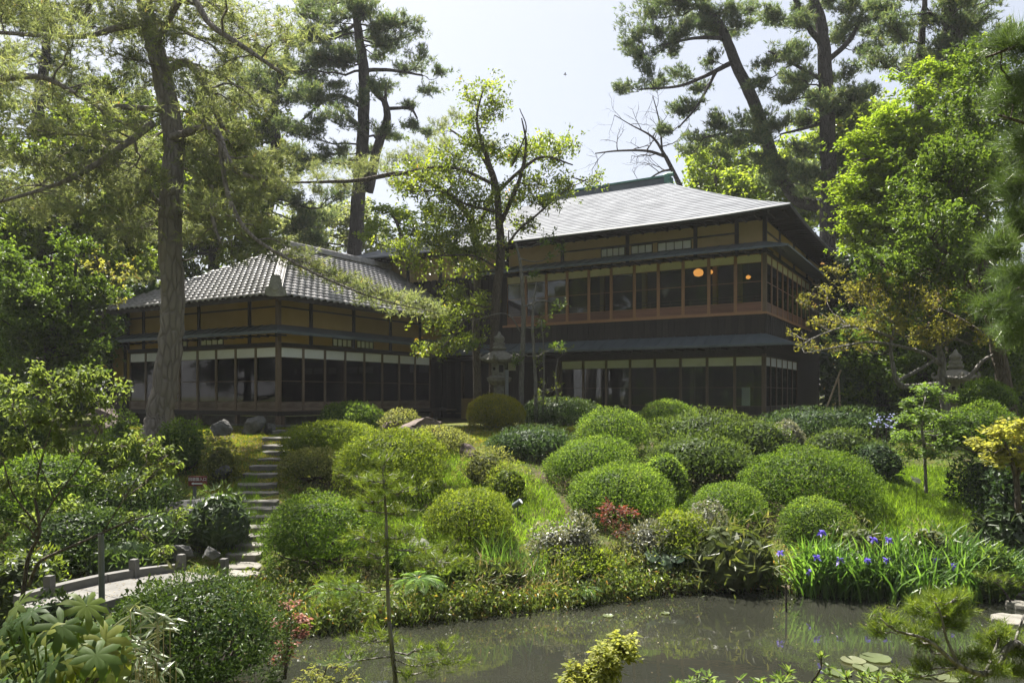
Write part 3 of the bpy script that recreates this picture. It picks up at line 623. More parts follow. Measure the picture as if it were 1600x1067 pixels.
for i, (x, y, z, rz) in enumerate(tl):
    if i < 280:
        o = link('tile', tile_me, troof, (x, y, z + E)); o.rotation_euler = (rotm(rz) @ Matrix.Rotation(random.uniform(-.02, .02), 4, 'Z')).to_euler()
    else:
        m_ = A(rotm(rz).to_3x3()); V = tv @ m_.T + A([x, y, z + E]); f = [tuple(q) for q in np.concatenate(tg.L).reshape(-1, 4)]
        gs.mesh(V, f)
struct(gs.build('tile_field', M['tile'], troof, world=False, smooth=True), 'stuff')
def ridge(p0, p1, n, nm='hip_ridge'):
    p0, p1 = A(p0), A(p1); d = p1 - p0; dx = unit(d); sd = unit(np.cross(dx, [0, 0, 1])); up_ = np.cross(sd, dx)
    g = G()
    for k, (hw, h0, h1) in enumerate(((.17, .0, .07), (.145, .07, .13), (.125, .13, .19))):
        V = [p + sd * s * hw + up_ * h for p in (p0, p1) for s in (-1, 1) for h in (h0, h1)]
        g.mesh(V, [(0, 1, 3, 2), (4, 6, 7, 5), (0, 4, 5, 1), (2, 3, 7, 6), (1, 5, 7, 3), (0, 2, 6, 4)])
    o = g.build(nm, M['tile'], troof, world=False)
    for k in range(n):
        a = p0 + d * (k / n) + up_ * .19; b = p0 + d * ((k + 1.06) / n) + up_ * .185
        th = np.linspace(0, math.pi, 7); V = np.concatenate([[q + r * (sd * math.cos(t) * .085 + up_ * math.sin(t) * .075) for t in th] for q, r in ((a, 1.12), (b, .95))])
        gg = G(); gg.mesh(V, [(i, i + 1, 8 + i, 7 + i) for i in range(6)] + [tuple(range(7))]); gg.build('ridge_tile', M['tile'], o, world=False, smooth=False)
    return o
hr = ridge((ex + .02, ey - .02, ZE + .06 + E), (apx[0], apx[1], ZE + RISE + .05 + E), 24)
ridge((apx[0], apx[1] - .2, ZE + RISE + .06 + E), (apx[0], .0, ZE + RISE + .06 + E), 22, 'main_ridge')
g = G(); c = A((ex - .03, ey + .03, ZE + .06 + E)); q = A((.7071, -.7071, 0)); sd = A((.7071, .7071, 0)); u = A((0, 0, 1))
outl = [(-.34, -.1), (-.3, .1), (-.2, .16), (-.17, .4), (-.1, .52), (.1, .52), (.17, .4), (.2, .16), (.3, .1), (.34, -.1), (.2, -.16), (-.2, -.16)]
V = [c + sd * a + u * b + q * dd for dd in (.16, .30) for a, b in outl]; n = len(outl)
g.mesh(V, [tuple(range(n, 2 * n)), tuple(range(n))[::-1]] + [(i, (i + 1) % n, n + (i + 1) % n, n + i) for i in range(n)])
g.tube([c + q * .25 + u * .12, c + q * .36 + u * .12], [.12, .10], 10)
g.build('ridge_end_tile', M['tile'], hr, world=False)
s = np.linspace(0, 1, 8)
bx('eave_board', 'wood_dark', wing, (ex - 10, ex - .01, ey + .02, ey + .05, ZE - .14 + E, ZE + .0 + E)); bx('eave_board', 'wood_dark', wing, (ex - .05, ex - .02, ey + .06, -1.9, ZE - .14 + E, ZE + .0 + E))

# ------------------------------------------------------------------ plant builders
def smooth(pts, n=6):
    pts = A(pts); m = len(pts)
    if m < 3: return np.array([pts[0] + (pts[-1] - pts[0]) * t for t in np.linspace(0, 1, n)])
    q = np.concatenate([[2 * pts[0] - pts[1]], pts, [2 * pts[-1] - pts[-2]]]); out = []
    for i in range(1, m):
        a, b, c, d = q[i - 1], q[i], q[i + 1], q[i + 2]
        for t in np.linspace(0, 1, n, endpoint=False):
            out.append(.5 * (2 * b + (c - a) * t + (2 * a - 5 * b + 4 * c - d) * t * t + (3 * b - a - 3 * c + d) * t ** 3))
    out.append(pts[-1]); return A(out)

def limb(pix, n=6, thin=1.0):
    """[(px,py,Y,radius)...] -> path, radii"""
    q = A([np.r_[P(a, b, c), r] for a, b, c, r in pix]); s = smooth(q, n); return s[:, :3], np.maximum(s[:, 3] * thin, .004)

def dome(px, top, hw, Y, name, label, mat, leaf=.045, cat='shrub', group=None, k=1.0, depth=1.0, sq=2.1, lump=.085, lk=2.6, cover=1.3, base=None, hole=0., stem=True, skirt=-.25, asp=.55, clump=4.5):
    """a clipped bush: thousands of leaves over a lumpy dome, twigs inside"""
    if 14.3 < Y < 23: Y *= .95
    c = gpt(px, Y) if base is None else A(base); rx = hw / F * Y; ry = rx * depth; H = EZ + (HY - top) / F * Y - c[2]
    tiltv = R_.normal(size=2) * .10
    zc = min(.34 * H, rx * .7); rz = H - zc
    root = thing(name, label, cat, c, 0, group)
    leaf = leaf * k * 1.42
    area = 2 * math.pi * rx * (ry + rz) / 2 * 1.25; n = int(area / (leaf * leaf * .5) * cover)
    n = min(n, 42000)
    d = unit(R_.normal(size=(n * 2, 3))); d = d[d[:, 2] > skirt - .2][:n]
    e = d.copy(); e[:, 2] = np.maximum(e[:, 2], 0); e = unit(e)
    rr = (np.abs(e) ** sq).sum(1) ** (-1 / sq)
    seed = int(abs(px * 7 + top)) % 1000
    lum = 1 + lump * sines(d, lk, seed) + lump * .6 * sines(d, lk * 3, seed + 5) + lump * .35 * sines(d, lk * 8, seed + 6)
    dep = 1 - np.abs(R_.normal(size=len(d))) * .06 + R_.normal(size=len(d)) * .022
    nc_ = int(np.clip(area / (clump * leaf) ** 2, 40, 420)); cc_ = unit(R_.normal(size=(nc_, 3))); dots = d @ cc_.T; ci = dots.argmax(1); dm = np.arccos(np.clip(dots.max(1), -1, 1)) / (1.9 / math.sqrt(nc_))
    dep = dep + (R_.normal(size=nc_) * .022)[ci] + .035 - .05 * np.clip(dm, 0, 1.5) ** 2 * (lump > .02)
    p = e * rr[:, None] * (lum * dep)[:, None] * A([rx, ry, rz])
    p[:, 2] += np.maximum(p[:, 2], 0) * (e[:, 0] * tiltv[0] + e[:, 1] * tiltv[1]); low = d[:, 2] < 0; fl_ = np.minimum(gh(p[low, 0] + c[0], p[low, 1] + c[1]) - c[2] - zc, -zc * .5); p[low, 2] = d[low, 2] / (skirt - .2) * fl_ * 1.03; p[low, :2] *= (1 - .10 * (d[low, 2] / (skirt - .2)))[:, None]
    if hole > 0:
        keep = sines(d, 7, seed + 9) > -1 + hole; p = p[keep]; d = d[keep]
    nr = unit(d / A([rx, ry, rz]))
    ax = unit(nr * .45 + R_.normal(size=p.shape) * .6 + A([0, 0, .2])); fn = unit(nr * .8 + A([0, 0, .5]) + R_.normal(size=p.shape) * .45)
    p[:, 2] = np.where(p[:, 2] < 0, p[:, 2], p[:, 2]); hgt = np.clip((p[:, 2] + zc) / (H + 1e-6), 0, 1)
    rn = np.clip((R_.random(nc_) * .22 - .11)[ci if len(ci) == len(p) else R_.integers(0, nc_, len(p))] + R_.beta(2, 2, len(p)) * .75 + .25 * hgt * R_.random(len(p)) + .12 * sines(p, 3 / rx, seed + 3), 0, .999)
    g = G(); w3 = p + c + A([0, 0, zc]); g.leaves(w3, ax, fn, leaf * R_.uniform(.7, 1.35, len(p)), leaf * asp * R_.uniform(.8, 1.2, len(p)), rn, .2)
    ni = 2600 if hole == 0 else 900
    g2 = unit(R_.normal(size=(ni, 3))); g2[:, 2] = np.where(g2[:, 2] < 0, g2[:, 2] * zc / rz * .9, g2[:, 2]); q = g2 * A([rx, ry, rz]) * (.86 if hole == 0 else .7) * R_.uniform(.8, 1, (ni, 1)) + c + A([0, 0, zc])
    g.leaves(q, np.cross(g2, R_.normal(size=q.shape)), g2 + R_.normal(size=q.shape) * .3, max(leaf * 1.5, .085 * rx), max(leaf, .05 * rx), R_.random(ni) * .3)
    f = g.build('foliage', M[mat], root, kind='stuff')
    # twigs and inner wood
    if stem:
        g = G()
        for i in range(16):
            dd = unit(R_.normal(size=3) + A([0, 0, .9])); dd[2] = abs(dd[2]); e = c + A([0, 0, zc * .6]) + dd * A([rx, ry, rz]) * .8
            b = c + A([dd[0] * .12 * rx, dd[1] * .12 * rx, -.03]); mid = (b + e) / 2 + A([dd[0], dd[1], 0]) * .1 * rx
            g.tube(smooth([b, mid, e], 4), np.linspace(.014 + .012 * rx, .004, 9), 5)
        g.build('branches', M['twig'], root, kind='stuff')
    return root

def tuft_fill(g, kind, pos, dirs, o):
    """needles or leaves on every twig end"""
    n = len(pos); m = o.get('m', 10); L = o.get('L', .12); W = o.get('W', .006)
    p = np.repeat(pos, m, 0); d = np.repeat(unit(dirs), m, 0); sp = o.get('spread', .7)
    rn = np.clip(np.repeat(R_.random(n), m) * .65 + .35 * R_.random(n * m), 0, .999)
    a = unit(d + R_.normal(size=p.shape) * sp)
    if kind == 'pine':
        p = p + d * R_.uniform(-.5, .4, (n * m, 1)) * L * o.get('along', .8)
        g.needles(p, a, L * R_.uniform(.7, 1.2, n * m), W, rn)
    else:
        flat = o.get('flat', 0.); 
        if flat: a = unit(a * A([1, 1, 1 - flat]) + A([0, 0, -.12]))
        p = p + d * R_.uniform(-.6, .6, (n * m, 1)) * L + R_.normal(size=p.shape) * L * o.get('jit', .3)
        nr = unit(A([0, 0, 1]) * o.get('up', .7) + R_.normal(size=p.shape) * .45)
        g.leaves(p, a, nr, L * R_.uniform(.6, 1.25, n * m), L * o.get('asp', .45) * R_.uniform(.8, 1.2, n * m), rn, .12, o.get('droop', .1))

def tree(name, label, limbs, pads, kind, leaf, bark, o, cat='tree', group=None, base=None, stubs=0, sides=9):
    """limbs: first is the trunk; pads: (px,py,rx,ry,dY) foliage masses, each hung on a branch from the nearest limb"""
    paths = [limb(l, 6, o.get('thin', 1.0)) for l in limbs]
    b = paths[0][0][0] if base is None else A(base)
    root = thing(name, label, cat, b, 0, group)
    gt = G()
    for i, (p, r) in enumerate(paths):
        p = p.copy(); k = np.arange(len(p)); p[1:-1] += R_.normal(size=(len(p) - 2, 3)) * (r[1:-1, None] * .05)
        gt.tube(p, r, sides if i == 0 else max(5, sides - 3))
    tr = gt.build('trunk', M[bark], root, smooth=True)
    allp = np.concatenate([p for p, r in paths]); allr = np.concatenate([r for p, r in paths])
    gb = G(); gl = G(); Y0 = limbs[0][0][2]
    for pad in pads:
        px, py, rx, ry = pad[:4]; dY = pad[4] if len(pad) > 4 else R_.normal() * .5 * rx / F * Y0
        Y = Y0 + dY; c = P(px, py, Y); rad = A([rx, rx * o.get('deep', .8), ry]) / F * Y * o.get('grow', 1.0)
        rise = o.get('rise', .25)
        cost = np.linalg.norm((allp - c) * A([1, 1, 1]), axis=1) + 1.2 * np.abs(allp[:, 2] - (c[2] - rise * np.linalg.norm(allp[:, :2] - c[:2], axis=1)))
        j = int(np.argmin(cost)); a = allp[j]; dist = np.linalg.norm(c - a)
        hub = c - A([0, 0, rad[2] * .35])
        mid = (a + hub) / 2 + A([R_.normal() * .08 * dist, R_.normal() * .08 * dist, (-.10 if rise > 0 else .12) * dist + R_.normal() * .05 * dist])
        r0 = min(allr[j] * .5, .008 + .015 * dist + .006 * rad[0]); path = smooth([a, mid, hub], 7)
        path[2:-1] += R_.normal(size=(len(path) - 3, 3)) * .02 * dist
        gb.tube(path[::2], np.linspace(r0, max(.008, r0 * .35), len(path[::2])), 5, cap=False)
        area = math.pi * rad[0] * rad[2]
        nt_ = max(3, int(5 + area * o.get('twd', 1.6))); per = max(2, int(area * o['dens'] / nt_))
        u = unit(R_.normal(size=(nt_, 3))) * (R_.random((nt_, 1)) ** .38) * rad; u[:, 2] += (.12 * rad[2])
        ends = c + u
        st = path[R_.integers(len(path) // 2, len(path), nt_)]
        tp = []; td = []
        for s_, e_ in zip(st, ends):
            md = (s_ + e_) / 2 + R_.normal(size=3) * .12 * rad[0] - A([0, 0, .1 * rad[2]])
            q = smooth([s_, md, e_], 2); gb.tube(q, np.linspace(max(.006, r0 * .3), .004, len(q)), 3, cap=False)
            t = R_.random(per) ** .55 * (len(q) - 1.01); i = t.astype(int); f = (t - i)[:, None]
            pos = q[i] * (1 - f) + q[i + 1] * f
            jit = o.get('clump', .16) * rad[0]
            tp.append(pos + R_.normal(size=pos.shape) * A([jit, jit, min(jit, rad[2] * .3)]))
            td.append(unit(unit(e_ - s_) * .6 + A([0, 0, o.get('lift', .6)]) + R_.normal(size=pos.shape) * .45))
        tuft_fill(gl, kind, np.concatenate(tp), np.concatenate(td), o)
    for k in range(stubs):
        j = R_.integers(len(allp) // 5, len(allp)); d = unit(A([R_.normal(), R_.normal(), .3])); L = R_.uniform(.4, 1.6) * o.get('stubL', 1)
        q = smooth([allp[j], allp[j] + d * L * .5 + R_.normal(size=3) * .1, allp[j] + d * L + A([0, 0, -.15 * L])], 4); gb.tube(q, np.linspace(.03, .006, len(q)), 5, cap=False)
    gb.build('branches', M[bark], root, smooth=True, kind='stuff')
    gl.build('crown', M[leaf], root, kind='stuff')
    return root

def scatter(x0, y0, x1, y1, n, rx, ry, Yj=1.5, seed=0, clear=()):
    """n foliage masses spread over a region"""
    r = np.random.default_rng(seed); out = []; tries = 0
    while len(out) < n and tries < n * 40:
        tries += 1; x, y = r.uniform(x0, x1), r.uniform(y0, y1)
        if any((x - cx) ** 2 / ax ** 2 + (y - cy_) ** 2 / ay ** 2 < 1 for cx, cy_, ax, ay in clear): continue
        if any(abs(x - q[0]) < .62 * rx and abs(y - q[1]) < .8 * ry for q in out): continue
        out.append((x, y, rx * r.uniform(.7, 1.3), ry * r.uniform(.7, 1.3), r.normal() * Yj))
    return out

# ------------------------------------------------------------------ trees
FAR = dict(dens=190, m=9, L=.22, W=.033, spread=.6, clump=.15, lift=.5, rise=.05, twd=2.2)
# the large pine in front of the wing
tree('pine_tree', 'large old pine with thick bare trunk before the ochre wing, crown olive brown',
     [[(240, 690, 22, .46), (252, 640, 22, .38), (264, 560, 22, .345), (270, 470, 22, .33), (265, 380, 22, .33), (268, 300, 22, .32), (272, 230, 22.2, .30), (262, 160, 22.4, .29), (247, 90, 22.5, .27), (233, 40, 22.6, .25), (222, -30, 22.6, .2), (230, -140, 22.6, .12)],
      [(262, 110, 22.4, .13), (290, 98, 22.2, .12), (312, 120, 22, .10), (330, 160, 21.9, .09), (348, 200, 22, .07)], [(318, 140, 22, .08), (312, 170, 21.8, .07), (325, 205, 21.6, .05)],
      [(240, 192, 22, .11), (190, 230, 21.5, .09), (120, 275, 21, .07), (60, 298, 20.6, .05), (-10, 318, 20, .04)], [(255, 172, 22, .09), (200, 168, 21.4, .08), (140, 158, 21, .06), (70, 122, 20.6, .07), (0, 122, 20, .10), (-60, 110, 20, .12)],
      [(232, 30, 22, .12), (180, 45, 22, .09), (120, 58, 22, .07), (-20, 50, 22, .05)], [(245, 70, 22, .1), (290, -10, 21, .10), (330, 40, 20.5, .08), (390, 80, 20, .06), (440, 115, 19.7, .04)],
      [(268, 215, 22, .12), (330, 200, 21.2, .10), (352, 240, 20.8, .09), (370, 268, 20.5, .07), (415, 282, 20.2, .05)], [(345, 215, 21, .08), (348, 260, 20.8, .07), (360, 315, 20.5, .06), (390, 365, 20, .05), (450, 405, 19.5, .035), (520, 440, 19.2, .028), (600, 470, 19, .02), (690, 490, 19, .01)],
      [(262, 330, 22, .08), (235, 300, 21.6, .06), (230, 260, 21.4, .05)], [(330, 290, 21, .06), (333, 345, 20.8, .05), (345, 380, 20.6, .03)]],
     scatter(-40, -60, 470, 60, 32, 52, 24, 1.6, 1) + scatter(-30, 70, 225, 330, 26, 48, 22, 1.6, 2) + scatter(300, 60, 450, 330, 26, 42, 24, 1.5, 3) + scatter(160, 220, 420, 385, 20, 42, 20, 1.2, 4, ((268, 300, 30, 200),))
     + [(480, 415, 40, 14, -1), (540, 440, 45, 13, -1.4), (590, 470, 40, 14, -1.5), (640, 480, 40, 13, -1.6), (685, 488, 26, 9, -1.6), (410, 385, 45, 16, -.6), (360, 395, 40, 16, -.3), (455, 390, 40, 13, -.8), (215, 435, 26, 10, -.5), (330, 410, 20, 8, -.4)] + [(430 + 13 * i, 398 + 4.6 * i + random.uniform(-7, 4), 26, 9, -1.5 - .1 * i) for i in range(20)] + scatter(215, 200, 330, 400, 9, 34, 16, .5, 66) + scatter(0, 250, 200, 380, 8, 40, 18, 1, 67),
     'pine', 'pine_olive', 'bark_pine', dict(dens=104, m=10, L=.195, W=.019, spread=.62, clump=.24, lift=.2, rise=-.05, twd=2.2), sides=14, stubs=14, base=gpt(240, 22))

# pine behind between the houses, slender double trunk
tree('pine_tree', 'tall pine with twin dark trunks behind the wing ridge, layered blue green crown',
     [[(553, 420, 42, .42), (558, 330, 42, .40), (565, 250, 42, .36), (568, 180, 42, .33), (568, 110, 42, .30), (560, 50, 42, .24), (550, -30, 42, .16)],
      [(575, 300, 42, .30), (590, 230, 42, .27), (604, 190, 42, .23), (601, 160, 42, .19), (586, 145, 42, .15), (575, 128, 42, .12)], [(603, 180, 42, .1), (602, 130, 42, .08)],
      [(568, 110, 42, .12), (610, 110, 41.5, .09), (660, 118, 41, .05)], [(562, 165, 42, .14), (520, 150, 42, .10), (470, 190, 42, .06)], [(604, 170, 42, .1), (640, 170, 42, .08), (652, 185, 42, .05)], [(565, 200, 42, .12), (525, 165, 42, .09), (500, 150, 42, .05)]],
     [(470, 15, 38, 12, 1), (520, 30, 40, 12), (560, 5, 40, 12), (600, 28, 36, 12, -1), (640, 30, 26, 9), (480, 55, 40, 13), (620, 62, 34, 9), (655, 48, 24, 7), (660, 85, 30, 8), (690, 112, 22, 7), (640, 105, 34, 9), (600, 82, 30, 9), (660, 140, 30, 7), (610, 135, 30, 8, 1.5), (500, 95, 38, 12), (455, 105, 34, 12), (530, 75, 30, 9), (470, 150, 40, 12), (505, 185, 26, 9), (640, 165, 22, 8), (640, 195, 24, 8), (455, 200, 36, 12), (520, 130, 26, 8), (610, 215, 24, 8, 1), (470, 245, 34, 10), (510, 235, 26, 9), (660, 205, 26, 8), (590, 60, 30, 9, 1), (545, 55, 24, 9)] + scatter(445, -20, 610, 260, 24, 32, 10, 1.5, 51),
     'pine', 'pine_far', 'bark_dark', FAR)
tree('pine_tree', 'leaning grey blue pine left of the twin trunk pine, rising behind the tile roof',
     [[(405, 420, 46, .42), (412, 350, 46, .4), (425, 290, 46, .36), (432, 230, 46, .32), (428, 170, 46, .26), (445, 100, 46, .18), (450, 40, 46, .1)], [(414, 350, 46, .22), (400, 300, 46, .15), (392, 260, 46, .1)], [(430, 200, 46, .15), (405, 150, 46, .1), (400, 120, 46, .06)]],
     scatter(345, 60, 500, 330, 26, 34, 12, 1.6, 11, ((560, 260, 40, 200),)) + [(500, 330, 40, 14), (530, 300, 30, 12), (470, 350, 40, 12), (500, 365, 34, 10)],
     'pine', 'pine_far', 'bark_dark', FAR)
tree('pine_tree', 'dark blue green pine at the far left edge, partly hidden behind the large pine',
     [[(60, 470, 36, .4), (64, 380, 36, .36), (70, 280, 36, .32), (60, 180, 36, .28), (72, 80, 36, .2), (70, -30, 36, .12)], [(66, 300, 36, .14), (110, 240, 36, .1), (150, 210, 36, .06)]],
     scatter(-30, -40, 220, 260, 34, 42, 15, 1.8, 12), 'pine', 'pine_far', 'bark_dark', dict(FAR, dens=110))
# the pine layer that reaches left over the tile roof
tree('pine_tree', 'pine with long sunlit horizontal pad of foliage stretching left above the tile roof',
     [[(748, 660, 29, .17), (744, 540, 29, .15), (746, 430, 29, .14), (738, 350, 29, .13), (700, 305, 29, .12), (640, 272, 29, .10), (560, 282, 28.6, .075), (490, 285, 28.3, .05), (440, 285, 28, .025)], [(742, 360, 29, .1), (770, 300, 29, .08), (750, 240, 29, .06), (700, 200, 29.2, .03)]],
     [(450, 280, 34, 12), (500, 265, 38, 14), (550, 262, 40, 16), (600, 255, 42, 17), (650, 250, 40, 17), (690, 262, 36, 16), (540, 288, 36, 10), (620, 285, 36, 12), (490, 300, 30, 9), (680, 195, 30, 10), (715, 180, 26, 9), (700, 225, 34, 11), (660, 225, 28, 10), (760, 225, 30, 10)],
     'pine', 'pine_olive', 'bark_brown', dict(dens=190, m=13, L=.15, W=.012, spread=.7, clump=.17, lift=.5, rise=.05, twd=2))
# broadleaf evergreen in front of the main house
tree('evergreen_tree', 'bushy broadleaf evergreen with yellow green leaves in front of the main house centre',
     [[(772, 665, 27.5, .27), (772, 580, 27.5, .24), (774, 480, 27.5, .225), (782, 400, 27.5, .21), (780, 345, 27.5, .19), (775, 290, 27.5, .15), (762, 250, 27.5, .12), (745, 190, 27.5, .07), (755, 140, 27.5, .03)],
      [(782, 350, 27.5, .13), (800, 310, 27.3, .11), (815, 270, 27.2, .10), (822, 225, 27.2, .07), (815, 185, 27.2, .03)], [(778, 300, 27.5, .10), (815, 265, 27.2, .08), (850, 245, 27, .06), (895, 258, 26.8, .03)], [(775, 290, 27.5, .09), (720, 265, 27.2, .07), (670, 262, 27, .05), (610, 275, 26.8, .03)],
      [(788, 390, 27.3, .07), (810, 360, 27, .06), (840, 335, 26.8, .05), (880, 300, 26.5, .03), (920, 280, 26.3, .015)], [(772, 330, 27.4, .08), (730, 320, 27, .06), (690, 300, 26.7, .05), (640, 300, 26.5, .03)], [(778, 420, 27.3, .06), (740, 400, 26.8, .05), (680, 400, 26.5, .03)],
      [(776, 500, 27.3, .05), (740, 490, 26.6, .04), (712, 520, 26.4, .03), (690, 545, 26.3, .02)], [(800, 260, 27.3, .05), (822, 205, 27.2, .035), (812, 170, 27.2, .02)]],
     [(755, 130, 34, 6), (735, 150, 20, 10), (770, 160, 22, 10), (745, 185, 22, 14), (775, 172, 16, 8), (735, 215, 30, 14), (770, 235, 34, 14), (810, 240, 34, 15), (850, 225, 38, 13), (885, 228, 20, 12), (868, 245, 26, 12), (700, 245, 34, 14), (665, 265, 36, 14), (720, 280, 40, 15), (640, 290, 30, 12), (690, 300, 40, 16), (740, 305, 36, 16), (850, 280, 36, 16), (885, 290, 18, 12), (930, 283, 18, 7), (800, 305, 30, 15), (845, 315, 28, 14), (700, 335, 44, 16), (745, 345, 38, 18), (770, 330, 30, 16), (680, 365, 36, 13), (640, 375, 34, 11), (620, 395, 26, 9), (700, 390, 36, 12), (750, 385, 40, 16), (815, 350, 18, 12), (730, 415, 34, 12), (650, 415, 30, 9), (700, 455, 18, 20), (720, 480, 24, 14), (690, 505, 24, 20), (700, 535, 28, 14), (665, 545, 20, 10), (745, 470, 20, 12), (680, 485, 20, 12), (735, 530, 22, 10)],
     'leaf', 'holly', 'bark_brown', dict(dens=72, m=9, L=.155, W=.05, spread=.95, clump=.38, lift=.5, asp=.42, twd=2.6, jit=.45, thin=.75, grow=1.2), base=gpt(772, 27.5), stubs=10)
# slender saplings by the lantern
tree('slender_tree', 'slender pale trunked tree with mottled bark right of the stone lantern',
     [[(814, 660, 26.5, .095), (815, 580, 26.5, .09), (818, 500, 26.5, .08), (814, 420, 26.5, .06), (806, 380, 26.5, .03)], [(816, 480, 26.5, .04), (850, 470, 26.4, .03), (880, 480, 26.3, .012)], [(815, 520, 26.5, .03), (790, 490, 26.4, .02), (740, 500, 26.2, .012)]],
     [(880, 390, 14, 12), (862, 372, 16, 9), (875, 478, 18, 8), (855, 500, 20, 10), (870, 540, 20, 7), (832, 430, 14, 10), (735, 540, 12, 8), (800, 560, 12, 14)],
     'leaf', 'camellia_lit', 'bark_grey', dict(dens=32, m=8, L=.15, spread=.9, clump=.2, lift=.4, asp=.42, twd=2), base=gpt(814, 26.5))
tree('slender_tree', 'thin multi stemmed sapling with small leaves further right of the stone lantern',
     [[(838, 660, 26, .07), (836, 580, 26, .06), (832, 500, 26, .045), (838, 440, 26, .02)], [(848, 660, 26, .035), (850, 560, 26, .03), (846, 500, 26, .015)], [(872, 650, 26.2, .045), (868, 590, 26.2, .035), (872, 560, 26.2, .01)]],
     [(845, 560, 24, 22), (858, 600, 22, 24), (838, 620, 20, 18), (865, 630, 18, 14), (850, 515, 16, 12), (880, 545, 16, 6)],
     'leaf', 'holly', 'bark_grey', dict(dens=26, m=7, L=.09, spread=.9, clump=.2, lift=.4, asp=.45, twd=3), base=gpt(838, 26))
tree('maple_tree', 'yellow green maple glowing behind the tile roof, left of the evergreen',
     [[(640, 470, 38, .16), (635, 400, 38, .14), (625, 360, 38, .1), (610, 330, 38, .05)]],
     [(590, 350, 34, 10), (630, 335, 38, 12), (600, 325, 30, 9), (650, 360, 36, 11), (690, 325, 34, 12), (570, 365, 26, 8), (640, 375, 36, 9), (680, 350, 30, 10)],
     'leaf', 'maple_yellow', 'bark_brown', dict(dens=60, m=9, L=.17, spread=1, clump=.22, flat=.6, asp=.6, twd=1.5))

# right: pines behind the main house
RP = dict(FAR, dens=190)
tree('pine_tree', 'leaning pine with curved trunk reaching left over the main house roof, right side',
     [[(1345, 420, 40, .34), (1325, 345, 40, .33), (1290, 325, 40, .33), (1250, 315, 40, .33), (1222, 280, 40, .33), (1203, 235, 40, .33), (1180, 165, 40, .31), (1150, 100, 40, .28), (1125, 40, 40, .22), (1095, 12, 40, .15)],
      [(1140, 100, 40, .14), (1100, 120, 39.6, .10), (1060, 135, 39.2, .07), (1000, 140, 39, .04)], [(1130, 60, 40, .12), (1085, 60, 39.6, .08), (1040, 70, 39.2, .05)], [(1120, 110, 40, .1), (1090, 165, 39.5, .07), (1060, 200, 39, .04)], [(1195, 215, 40, .13), (1160, 205, 39.5, .09), (1100, 215, 39, .05)]],
     [(1010, 15, 40, 14), (1060, 5, 40, 14), (985, 45, 26, 14), (1030, 40, 36, 13), (975, 68, 20, 12), (1000, 85, 30, 11), (1045, 75, 34, 11), (1090, 35, 34, 14), (1010, 105, 26, 9), (1060, 115, 30, 9), (985, 130, 30, 9), (965, 140, 14, 6), (1030, 130, 30, 8), (1060, 175, 26, 14), (1040, 205, 18, 14), (1080, 165, 26, 10), (1130, 15, 40, 12), (1160, 35, 30, 12), (1110, 90, 28, 9), (1130, 190, 40, 13), (1180, 185, 40, 14), (1095, 215, 34, 13), (1150, 220, 44, 14), (1070, 235, 26, 8), (1195, 205, 28, 14), (1125, 240, 30, 9), (1090, 140, 26, 10)] + scatter(1000, -20, 1180, 60, 12, 32, 11, 1.2, 52),
     'pine', 'pine_far', 'bark_dark', RP)
tree('pine_tree', 'straight tall pine with thick dark upright trunk behind the right end of the main house',
     [[(1294, 480, 38, .42), (1293, 380, 38, .40), (1294, 280, 38, .385), (1292, 180, 38, .37), (1288, 90, 38, .33), (1282, 30, 38, .26), (1262, -20, 38, .2), (1240, -80, 38, .1)], [(1286, 70, 38, .17), (1265, 45, 38, .15), (1245, 5, 38, .12), (1225, -40, 38, .08)], [(1288, 100, 38, .14), (1330, 60, 38, .12), (1350, 10, 38, .08)], [(1292, 190, 38, .1), (1260, 200, 38, .08), (1220, 210, 38, .04)], [(1292, 130, 38, .1), (1230, 95, 38, .07), (1200, 80, 38, .04)]],
     [(1200, 15, 40, 12), (1240, 30, 36, 12), (1320, 10, 40, 13), (1360, 25, 36, 12), (1310, 60, 34, 11), (1350, 75, 34, 12), (1230, 75, 36, 13), (1195, 95, 34, 12), (1250, 115, 36, 12), (1320, 115, 36, 12), (1350, 145, 30, 12), (1225, 150, 40, 13), (1320, 170, 34, 12), (1250, 185, 36, 13), (1210, 195, 30, 12), (1330, 215, 30, 12), (1250, 230, 36, 13), (1220, 260, 30, 12), (1270, 270, 24, 12), (1330, 260, 26, 10), (1180, 130, 30, 12), (1280, 45, 26, 9, 2), (1270, 150, 30, 11, 2), (1260, 300, 30, 12, 1)] + scatter(1180, -10, 1380, 300, 22, 32, 12, 1.5, 53),
     'pine', 'pine_far', 'bark_dark', RP)
tree('pine_tree', 'dark pine with reddish grey trunk at the top right, above the yellow green maple',
     [[(1520, 300, 32, .36), (1505, 160, 32, .34), (1490, 60, 32, .32), (1480, 0, 32, .28), (1470, -80, 32, .2)], [(1440, 240, 33, .22), (1436, 140, 33, .2), (1440, 60, 33, .16), (1445, 0, 33, .1)], [(1495, 40, 32, .1), (1450, 20, 32, .07)]],
     scatter(1370, -20, 1580, 150, 26, 36, 13, 1.2, 21), 'pine', 'pine_far', 'bark_dark', dict(FAR, dens=190))
